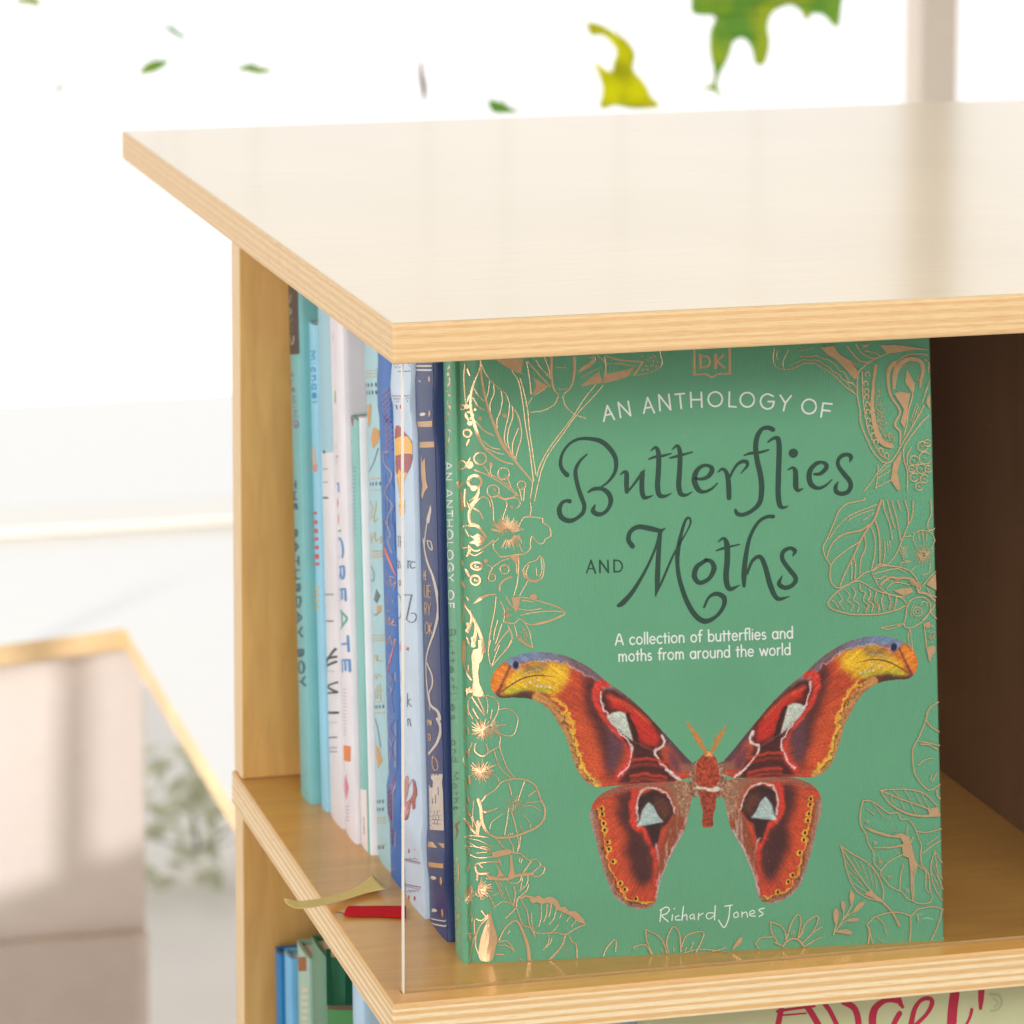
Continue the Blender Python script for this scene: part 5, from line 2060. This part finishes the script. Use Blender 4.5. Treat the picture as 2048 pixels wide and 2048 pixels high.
white4 = Book('white_activity_book', 'white glossy hardback with bright multicoloured letters running down its spine', 0.0347, 0.206, 0.022, .262, (232, 226, 232), 5.4, bulge=.0008)
p = white4.p
CR, CO, CY, CG, CB_, CGY = (214, 62, 64), (230, 130, 60), (236, 186, 60), (70, 160, 80), (70, 140, 200), (150, 150, 160)


def down(pr, s, x0, y0, x1, y1, width, w_, inks, gap=.28):
    """letters turned a quarter, reading downwards from (x0, y0) to (x1, y1)"""
    k = (y1 - y0) / text_len(s, gap)
    put_text(pr, s, (x0, y0), ((x1 - x0) / text_len(s, gap), k), (width, 0), w_, gap, inks)


p.at(0, 0, 1)
down(p, 'See Touch Feel', 648, 664, 666, 1064, 13, 3.2, [CR, CO, CY, CY, CG, CG, CB_, CGY, CR, CR, CB_, CR, CO, CG])
down(p, 'CREATE', 668, 1075, 682, 1346, 15, 4.0, [CB_, CB_, CB_, (70, 170, 160), CB_, CB_])
p.ink(CO).poly([(676, 1488), (699, 1493), (699, 1524), (676, 1519)])
p.ink((226, 130, 160)).poly([(688, 1548), (696, 1575), (690, 1600), (683, 1575)])
p.ink((190, 186, 194))
for k in range(14): p.line([(683, 1378 + k * 7), (690, 1379 + k * 7)], [2, 2])
for k in range(5): p.line([(686, 1612 + k * 7), (696, 1613 + k * 7)], [2, 2])
white4.done()

cream3 = Book('cream_paperback', 'cream paperback with bold dark green letters on its spine', 0.0336, 0.2285, 0.027, .262, (226, 222, 226), 5.4, hard=False, bulge=.0010)
p = cream3.p
p.ink((160, 200, 214)).at(0, 0, 1)
p.poly([(630, 560), (662, 560), (662, 905), (640, 905)])
p.ink((44, 62, 62)).draw('''
@ 440 1100 3.22
16: 655,745 735,640
16: 660,700 738,690
16: 662,750 738,722
12: 658,880 745,855
14: 662,870 742,915
12: 660,920 745,920
16: 655,1045 748,1050
8: 660,1205 745,1208
8: 668,455 722,460
6: 665,285 722,288
''')
p.ink((150, 150, 160)).draw('''
@ 440 1100 3.22
8: 660,1270 745,1275
8: 665,1295 745,1300
4: 660,1110 742,1112
4: 668,780 730,782
''')
p.ink((40, 50, 56)).draw('''
@ 440 540 3.22
F: 655,1165 668,1160 676,1175 664,1185
10: 650,1465 690,1468
4: 655,1280 690,1282
4: 658,1365 690,1368
''')
cream3.done()

sky2 = Book('light_blue_paperback', 'light blue paperback with red and navy lettering, lower than the teal book behind it', 0.0322, 0.256, 0.014, .247, (150, 204, 226), 5.4, hard=False, bulge=.0008)
p = sky2.p
p.at(0, 0, 1)
down(p, 'Michael', 619, 702, 624, 806, 9, 2.2, [(60, 140, 200)])
p.ink((206, 178, 172)).poly([(613, 893), (628, 893), (632, 945), (616, 942)])
p.ink((216, 84, 80)).poly([(622, 925), (632, 930), (631, 945), (622, 940)])
for k in range(7): p.ink((216, 84, 84)).poly([(618 + k, 1022 + k * 17), (632 + k * .7, 1024 + k * 17), (632 + k * .7, 1030 + k * 17 + k % 3 * 2), (618 + k, 1028 + k * 17 + k % 2 * 3)])
for k in range(4): p.ink((236, 186, 70)).poly([(627, 1172 + k * 13), (635, 1173 + k * 13), (635, 1180 + k * 13), (627, 1179 + k * 13)])
sky2.done()

teal1 = Book('tall_teal_book', 'tall teal book with black band atop its spine, against the end panel', 0.0271, 0.2705, 0.0235, .266, (122, 184, 186), 5.1, hard=False, bulge=.0012)
p = teal1.p
p.at(0, 0, 1)
p.ink((82, 74, 72)).poly([(555, 560), (594, 560), (595, 709), (560, 709)])
down(p, 'DAVID', 573, 588, 580, 690, 7, 1.6, [(190, 180, 180)])
down(p, 'FLEMING', 577, 745, 588, 856, 7, 1.8, [(150, 110, 140)])
down(p, 'THE', 580, 962, 583, 1020, 10, 3.0, [(60, 92, 112)])
down(p, 'SATURDAY', 583, 1058, 593, 1274, 10, 3.0, [(60, 92, 112)])
down(p, 'BOY', 594, 1298, 598, 1372, 10, 3.0, [(60, 92, 112)])
teal1.done()


# ---------------- two ribbon markers lying out over the shelf
def ribbon_marker(name, pairs, color, parent, label, th=.00015):
    m = mat(name + '_satin', color, .8, spec=.2, noise=.08, scale=900, bump=.4, bscale=1500)
    V, F = [], []
    L_, R_ = [], []
    for a, b, z in pairs:
        L_.append(on_z(a[0], a[1], z))
        R_.append(on_z(b[0], b[1], z))
    Ls, _ = smooth_path(L_, [1] * len(L_), .002)
    Rs, _ = smooth_path(R_, [1] * len(R_), .002)
    n = min(len(Ls), len(Rs))
    Ls = [Ls[int(i * (len(Ls) - 1) / (n - 1))] for i in range(n)]
    Rs = [Rs[int(i * (len(Rs) - 1) / (n - 1))] for i in range(n)]
    for i in range(n):
        for k in range(7):
            q = k / 6
            P = Ls[i] * (1 - q) + Rs[i] * q
            V.append((P[0], P[1], P[2] + .0004 * math.sin(i * .5) * 0 ))
    for i in range(n - 1):
        for k in range(6): F.append((i * 7 + k, i * 7 + k + 1, (i + 1) * 7 + k + 1, (i + 1) * 7 + k))
    o = mesh_obj(name, V, F, m, parent, 60)
    s = o.modifiers.new('thick', 'SOLIDIFY')
    s.thickness = th
    tag(o, label)
    return o


q = lambda a, b, z: (a, b, ZS + z)
ribbon_marker('ribbon_marker', [q((812, 1812), (812, 1836), .0012), q((760, 1812), (760, 1833), .0010), q((720, 1812.5), (720, 1833), .0010), q((698, 1812), (690, 1832), .0012), q((692, 1818), (687, 1831), .0012)],
              (196, 4, 20), oz.root, 'red satin ribbon')
V_ = [on_z(x, y, ZS + .0012) for x, y in ((688, 1828), (682, 1825), (672, 1824))]
thread = Print(lambda a, b, o: tuple(on_z(a, b, ZS + .001 + o)), .0002, 2)
thread.ink((40, 10, 14)).line([(689, 1828), (681, 1825), (671, 1824)], [2, 1.8, 1])
thread.build('ribbon_thread', INK, oz.root)
ribbon_marker('ribbon_marker', [q((746, 1750), (772, 1778), .003), q((722, 1769), (738, 1785), .0022), q((700, 1780), (705, 1795), .0020), q((672, 1789), (675, 1804), .0025), q((642, 1797), (650, 1810), .004), q((615, 1801), (620, 1816), .007),
                                q((595, 1802), (590, 1817), .009), q((580, 1799), (576, 1810), .012), q((567, 1797), (570, 1803), .013)],
              (220, 190, 116), blue.root, 'pale gold ribbon trailing over the shelf edge')

# ================================================================== books on the shelf below
ZB = ZS - T - GAP - .02
GL = 'books standing spine out on the lower shelf'


def low_book(name, label, pxl, pyt, yback, th, color, wid=.15):
    P = on_y(pxl, pyt, yback)
    return Book(name, label, P[0], yback - th - .012, th, P[2] - ZB, color, 3, wid, ZB, group=GL)


low_book('blue_lower_book', 'deep blue book farthest left on the lower shelf', 547, 1893, .309, .014, (24, 118, 176)).done()
low_book('sky_blue_lower_book', 'sky blue book on the lower shelf between deep blue and sage green books', 566, 1897, .290, .016, (110, 176, 216)).done()
sg = low_book('sage_lower_book', 'sage green book with a brown square on its spine, lower shelf', 592, 1881, .268, .028, (150, 182, 164))
sg.p.at(520, 1800, 7.79)
sg.p.ink((142, 74, 14)).poly([(560, 890), (700, 890), (705, 1110), (575, 1110)])
sg.p.ink((196, 190, 164)).at(0, 0, 1)
for k in range(6): sg.p.ink((196, 190, 164)).poly([(600, 1976 + k * 14), (613, 1977 + k * 14), (613, 1985 + k * 14), (600, 1984 + k * 14)])
sg.done()
gr = low_book('green_striped_lower_book', 'green book with dark stripes leaning beside the sage spine on the lower shelf', 622, 1873, .236, .034, (62, 122, 92))
cv = Print(lambda a, b, o: tuple(np.array(on_y(a, b, gr.yf - .0006 - o))), .0001, 6)
cv.at(520, 1800, 7.79)
cv.ink((0, 78, 48))
cv.poly([(1030, 760), (1100, 760), (1160, 1640), (1040, 1640)])
cv.poly([(1330, 900), (1450, 1100), (1470, 1640), (1330, 1640)])
cv.ink((120, 92, 74)).poly([(1050, 1650), (1460, 1640), (1470, 1720), (1050, 1700)])
cv.ink((96, 160, 96)).poly([(1050, 1705), (1470, 1722), (1480, 2000), (1060, 2000)])
cv.build('cover_print', INK, gr.root)
gr.done()
low_book('pale_blue_lower_book', 'pale blue book nearest on the lower shelf, half hidden by the shelf edge', 703, 1962, .165, .024, (168, 200, 222)).done()

P1 = on_y(1300, 2046, .03)
angel = Book('pale_green_picture_book', 'pale green picture book facing out below the shelf, with raspberry red title letters', .125, .026, .016, .296, (188, 190, 150), 0, .225, ZB, group=None)
pr = Print(lambda a, b, o: tuple(np.array(on_y(a, b, .026 - o))), .0001, 3)
pr.ink((176, 42, 68)).draw('''
@ 1520 1960 2.068
24: 88,118 72,200
11: 70,130 120,122 225,108
7: 95,146 190,138
26: 188,100 215,140 250,200
20: 268,100 290,130 325,200
26: 345,90 385,112 402,145 410,200
24: 590,112,14 570,88,20 520,85,20 480,112,28 466,150,32 466,200,30
20: 572,70 582,100
22: 578,138 562,165 548,200
20: 640,190,16 690,140,16 712,95,20 700,76,18 665,85,16 638,125,20 622,200,24
40: 806,55 797,120 792,200
12: 876,122,14 868,155,12 845,200,10
22: 916,40,26 914,80,24 912,118,14
''')
pr.ink((164, 172, 130)).draw('''
@ 1520 1960 2.068
10: 950,60 985,62 1000,90 985,120 955,128
7: 965,75 985,95 970,110
''')
pr.build('title_lettering', INK, angel.root)
angel.done()


# ================================================================== what lies behind, far out of focus
backdrop_m = bpy.data.materials.new('glowing_backdrop')
backdrop_m.use_nodes = True
nt = backdrop_m.node_tree
nt.nodes.clear()
o_ = nt.nodes.new('ShaderNodeOutputMaterial')
em = nt.nodes.new('ShaderNodeEmission')
em.inputs[0].default_value = (1.0, .995, .985, 1)
em.inputs[1].default_value = 1.3
nt.links.new(em.outputs[0], o_.inputs[0])
V, F = [], []
for k in range(25):
    a = math.radians(-12 + k * 8)
    x, y = .3 + 6.5 * math.cos(a), .3 + 5.2 * math.sin(a)
    V += [(x, y, -2.2), (x, y, 4.5)]
for k in range(24): F.append((2 * k, 2 * k + 1, 2 * k + 3, 2 * k + 2))
sk = mesh_obj('sky', V, F, backdrop_m)  # added glowing sheet standing in for overexposed outdoors, also below the horizon
tag(sk, kind='structure')
floor = mesh_obj('floor', [(-9, -5, -1.8), (9, -5, -1.8), (9, 7, -1.8), (-9, 7, -1.8)], [(0, 1, 2, 3)], mat('pale_floor', (226, 220, 212), .5, noise=.05, scale=3))
tag(floor, kind='structure')

LAM = mat('white_laminate', (246, 244, 240), .18, noise=.01, coat=.6, coat_r=.1)
WE = mat('ledge_wood_edge', (236, 204, 156), .5, noise=.12, scale=20)
WP = mat('white_painted_board', (226, 216, 210), .6, noise=.02)
TA = mat('pale_brown_wood', (178, 158, 140), .6, noise=.08, scale=12)
TA2 = mat('pinkish_grey_base', (208, 196, 188), .7, noise=.04)
ZL = -.693
c0 = on_z(250, 1257, ZL)
c1 = on_z(455, 1592, ZL)
cl = on_z(-40, 1296, ZL)
d1 = (c1 - c0) / np.linalg.norm(c1 - c0)
far = c0 + d1 * 1.3
cl2 = c0 + (cl - c0) * 6
ledge = empty('window_ledge', (c0[0], c0[1], -1.8))
tag(ledge, 'white topped corner ledge with wooden edges behind the bookcase', 'ledge')
outl = [tuple(cl2[:2]), tuple(c0[:2]), tuple(far[:2]), (2.2, far[1]), (2.2, 3.1), (cl2[0], 3.1)]
V = [(x, y, ZL) for x, y in outl] + [(x, y, ZL - .021) for x, y in outl]
me = bpy.data.meshes.new('top')
me.from_pydata(V, [], [(0, 1, 2, 3, 4, 5), (11, 10, 9, 8, 7, 6)] + [(i + 6, (i + 1) % 6 + 6, (i + 1) % 6, i) for i in range(6)])
bm = bmesh.new()
bm.from_mesh(me)
bmesh.ops.triangulate(bm, faces=bm.faces[:])
bmesh.ops.recalc_face_normals(bm, faces=bm.faces)
for f in bm.faces: f.material_index = 0 if f.normal.z > .9 else 1
bm.to_mesh(me)
bm.free()
link('ledge_top', me, ledge, [LAM, WE])
y2 = c0[1] + .03
xr = on_y(290, 1700, y2)[0]
bm_obj('ledge_panel', box_bm((-1.6, y2, -1.8), (xr, y2 + .05, ZL - .027), .002), [WP], ledge)
# unseen blockers added just outside the picture, shaped to shade the white panel
SP = np.array(SPOT)


def toward(px, py, f):
    P = on_y(px, py, y2)
    return P * (1 - f) + SP * f


def blocker(quad, f, th=.012):
    A_ = [toward(a_, b_, f) for a_, b_ in quad]
    n0 = len(WV)
    WV.extend([tuple(v) for v in A_] + [(v[0], v[1] + th, v[2]) for v in A_])
    WF.extend([tuple(n0 + k for k in q_) for q_ in ((0, 1, 2, 3), (7, 6, 5, 4), (0, 4, 5, 1), (1, 5, 6, 2), (2, 6, 7, 3), (3, 7, 4, 0))])


WV, WF = [], []
blocker([(148, 1180), (186, 1180), (178, 1790), (136, 1790)], .2)
blocker([(-330, 1930), (330, 1690), (330, 2400), (-330, 2400)], .21)
wf = mesh_obj('shadow_blocker', WV, WF, mat('blocker_paint', (226, 220, 214), .6, noise=.02))
tag(wf, kind='structure')
zb = on_y(0, 1880, y2)[2]
bm_obj('ledge_base', box_bm((-1.6, y2 - .018, -1.8), (xr - .0005, y2 - .0005, zb), .002), [TA2], ledge)

s0 = on_z(0, 1120, ZL)
s1 = on_z(290, 1062, ZL)
sill = bm_obj('wooden_sill_strip', box_bm((-1.8, s1[1], ZL + .0005), (1.6, s1[1] + .09, ZL + .012), .002), [mat('sill_cream', (250, 244, 232), .25, noise=.01, coat=.5)])
tag(sill, 'cream wooden strip lying along the white ledge', 'window sill')
# window post on the right
p0 = on_y(1842, 100, 4.5)
p1 = on_y(1918, 100, 4.5)
wp = bm_obj('window_post', box_bm((p0[0], 4.5, -1.8), (p1[0], 4.58, 4.0), .004), [mat('painted_post', (232, 218, 202), .6, noise=.03)])
tag(wp, 'beige upright window post in soft focus at the top right', 'window post')


# ---------------- the hanging plant
def leaf_mat(name, col, tcol):
    m = bpy.data.materials.new(name)
    nt, N, L, b = nodes(m)
    nz = N.new('ShaderNodeTexNoise')
    nz.inputs['Scale'].default_value = 30
    tc = N.new('ShaderNodeTexCoord')
    L.new(tc.outputs['Object'], nz.inputs['Vector'])
    r = N.new('ShaderNodeValToRGB')
    r.color_ramp.elements[0].color = lin(col)
    r.color_ramp.elements[0].position = .4
    r.color_ramp.elements[1].color = lin(tcol)
    r.color_ramp.elements[1].position = .62
    L.new(nz.outputs['Fac'], r.inputs[0])
    L.new(r.outputs[0], b.inputs['Base Color'])
    b.inputs['Roughness'].default_value = .45
    t = N.new('ShaderNodeBsdfTranslucent')
    L.new(r.outputs[0], t.inputs[0])
    mx = N.new('ShaderNodeMixShader')
    mx.inputs[0].default_value = .78
    out = N['Material Output']
    L.new(b.outputs[0], mx.inputs[1])
    L.new(t.outputs[0], mx.inputs[2])
    L.new(mx.outputs[0], out.inputs[0])
    return m


LF = leaf_mat('leaf_green', (156, 196, 110), (200, 212, 96))
LY = leaf_mat('leaf_yellow_green', (206, 206, 60), (236, 234, 50))
LP = leaf_mat('leaf_pale', (130, 190, 110), (190, 210, 170))
STM = mat('plant_stem', (120, 116, 70), .6, noise=.1)
plant = empty('hanging_plant', (.5, 1.38, .7))
tag(plant, 'hanging green vine with lobed leaves trailing behind the top of the bookcase', 'plant')


def leaf(poly, ox, oy, s, m, y=1.35, bend=.02):
    P = [(ox + a / s, oy + b / s) for a, b in poly]
    Q = np.array(P + [P[0]])
    C, _ = smooth_path(Q, [1] * len(Q), 8)
    C = C[:-1]
    cx_, cy_ = C.mean(0)
    tri = tessellate_polygon([[Vector((c[0], c[1], 0)) for c in C]])
    V = []
    for c in C:
        u = (c[0] - cx_) / 60
        v = (c[1] - cy_) / 60
        V.append(on_y(c[0], c[1], y + bend * (.35 * math.sin(u * 1.7) + .25 * v)))
    me = bpy.data.meshes.new('leaf')
    me.from_pydata([tuple(v) for v in V], [], tri)
    me.update()
    o = link('leaf', me, plant, [m])
    sm = o.modifiers.new('thick', 'SOLIDIFY')
    sm.thickness = .0004
    return np.mean(V, axis=0)


tips = []
O2 = (900, 0, 2.415)
tips.append(leaf([(1165, -60), (1165, 0), (1175, 65), (1280, 80), (1258, 150), (1255, 250), (1275, 350), (1262, 410), (1200, 425), (1270, 440), (1335, 492), (1295, 430), (1300, 370), (1345, 280), (1372, 200), (1420, 185), (1455, 230), (1478, 312), (1520, 308), (1545, 210), (1535, 130), (1560, 60), (1640, 25), (1690, 50), (1722, 105), (1745, 70), (1800, 70), (1870, 135), (1890, 30), (1875, -60), (1600, -70)], *O2, LF, 1.6))
tips.append(leaf([(655, 105), (720, 115), (785, 150), (860, 200), (895, 265), (885, 335), (940, 400), (975, 470), (1015, 515), (880, 525), (800, 510), (725, 525), (735, 420), (695, 300), (745, 330), (780, 345), (788, 300), (805, 255), (785, 215), (735, 170), (680, 172)], *O2, LY, 1.6))
tips.append(leaf([(180, 478), (250, 492), (310, 528), (352, 538), (210, 545)], *O2, LF, 1.6))
tips.append(leaf([(95, -12), (200, -12), (218, 34), (160, 20), (98, 14)], 0, 0, 2.76, LF, 1.6))
tips.append(leaf([(765, 412), (815, 345), (930, 334), (862, 392)], 0, 0, 2.76, LF, 1.6))
tips.append(leaf([(1295, 386), (1370, 352), (1425, 366), (1505, 388), (1430, 408), (1370, 394)], 0, 0, 2.76, LF, 1.6))
tips.append(leaf([(885, 126), (950, 155), (1025, 205), (1000, 210), (930, 168)], 0, 0, 2.76, LP, 1.6))
tips.append(leaf([(298, 522), (345, 455), (332, 500)], 0, 0, 2.76, LP, 1.6))
tips.append(leaf([(838, 120), (845, 140), (853, 175), (848, 205), (842, 180), (838, 150)], 0, 0, 1, mat('dry_bud', (140, 112, 98), .7, noise=.1), 1.6))
bm = bmesh.new()
for t_ in tips:
    top = Vector((t_[0] + random.uniform(-.02, .02), 1.65, .8))
    a = Vector(t_)
    last = None
    for k in range(9):
        q = k / 8
        c = a.lerp(top, q) + Vector((.012 * math.sin(q * 3.1), 0, 0))
        ring = [bm.verts.new(c + Vector((.0006 * math.cos(v), .0006 * math.sin(v), 0))) for v in (0, 2.1, 4.2)]
        if last:
            for i in range(3): bm.faces.new((last[i], last[(i + 1) % 3], ring[(i + 1) % 3], ring[i]))
        last = ring
bm_obj('stem', bm, [STM], plant)

# ---------------- pot plant low behind the ledge
SH = leaf_mat('shrub_leaf', (196, 200, 172), (218, 218, 200))
pot = empty('pot_plant', (0, 0, 0))
PYY = 4.3
cpx = on_y(395, 1760, PYY)
pot.location = (cpx[0], PYY, -1.8)
tag(pot, 'bushy grey green plant low beyond the ledge, far out of focus', 'plant')
V, F = [], []
for k in range(250):
    a, r_ = random.random() * 6.28, random.random() ** .5
    zz = random.uniform(-.24, .24)
    c = Vector((cpx[0] + .19 * r_ * math.cos(a) + .03 * math.sin(zz * 20), PYY + .12 * r_ * math.sin(a), cpx[2] + zz))
    d = Vector((random.uniform(-1, 1), random.uniform(-1, 1), random.uniform(-.4, 1))).normalized()
    e_ = d.orthogonal().normalized()
    L_ = random.uniform(.04, .085)
    n0 = len(V)
    V += [tuple(c - d * L_ * .5), tuple(c + e_ * L_ * .22), tuple(c + d * L_ * .5), tuple(c - e_ * L_ * .22)]
    F.append((n0, n0 + 1, n0 + 2, n0 + 3))
fo_ = mesh_obj('foliage', V, F, SH, pot)
fo_['kind'] = 'stuff'
bm = bmesh.new()
for k in range(7):
    a = random.random() * 6.28
    p_ = Vector((cpx[0], PYY, -1.75))
    t_ = Vector((cpx[0] + .14 * math.cos(a), PYY + .1 * math.sin(a), cpx[2] + .1))
    q1 = [bm.verts.new(p_ + Vector((.006 * math.cos(v), .006 * math.sin(v), 0))) for v in (0, 2.1, 4.2)]
    q2 = [bm.verts.new(t_ + Vector((.003 * math.cos(v), .003 * math.sin(v), 0))) for v in (0, 2.1, 4.2)]
    for i in range(3): bm.faces.new((q1[i], q1[(i + 1) % 3], q2[(i + 1) % 3], q2[i]))
bm_obj('stem', bm, [STM], pot)

assert SC.camera
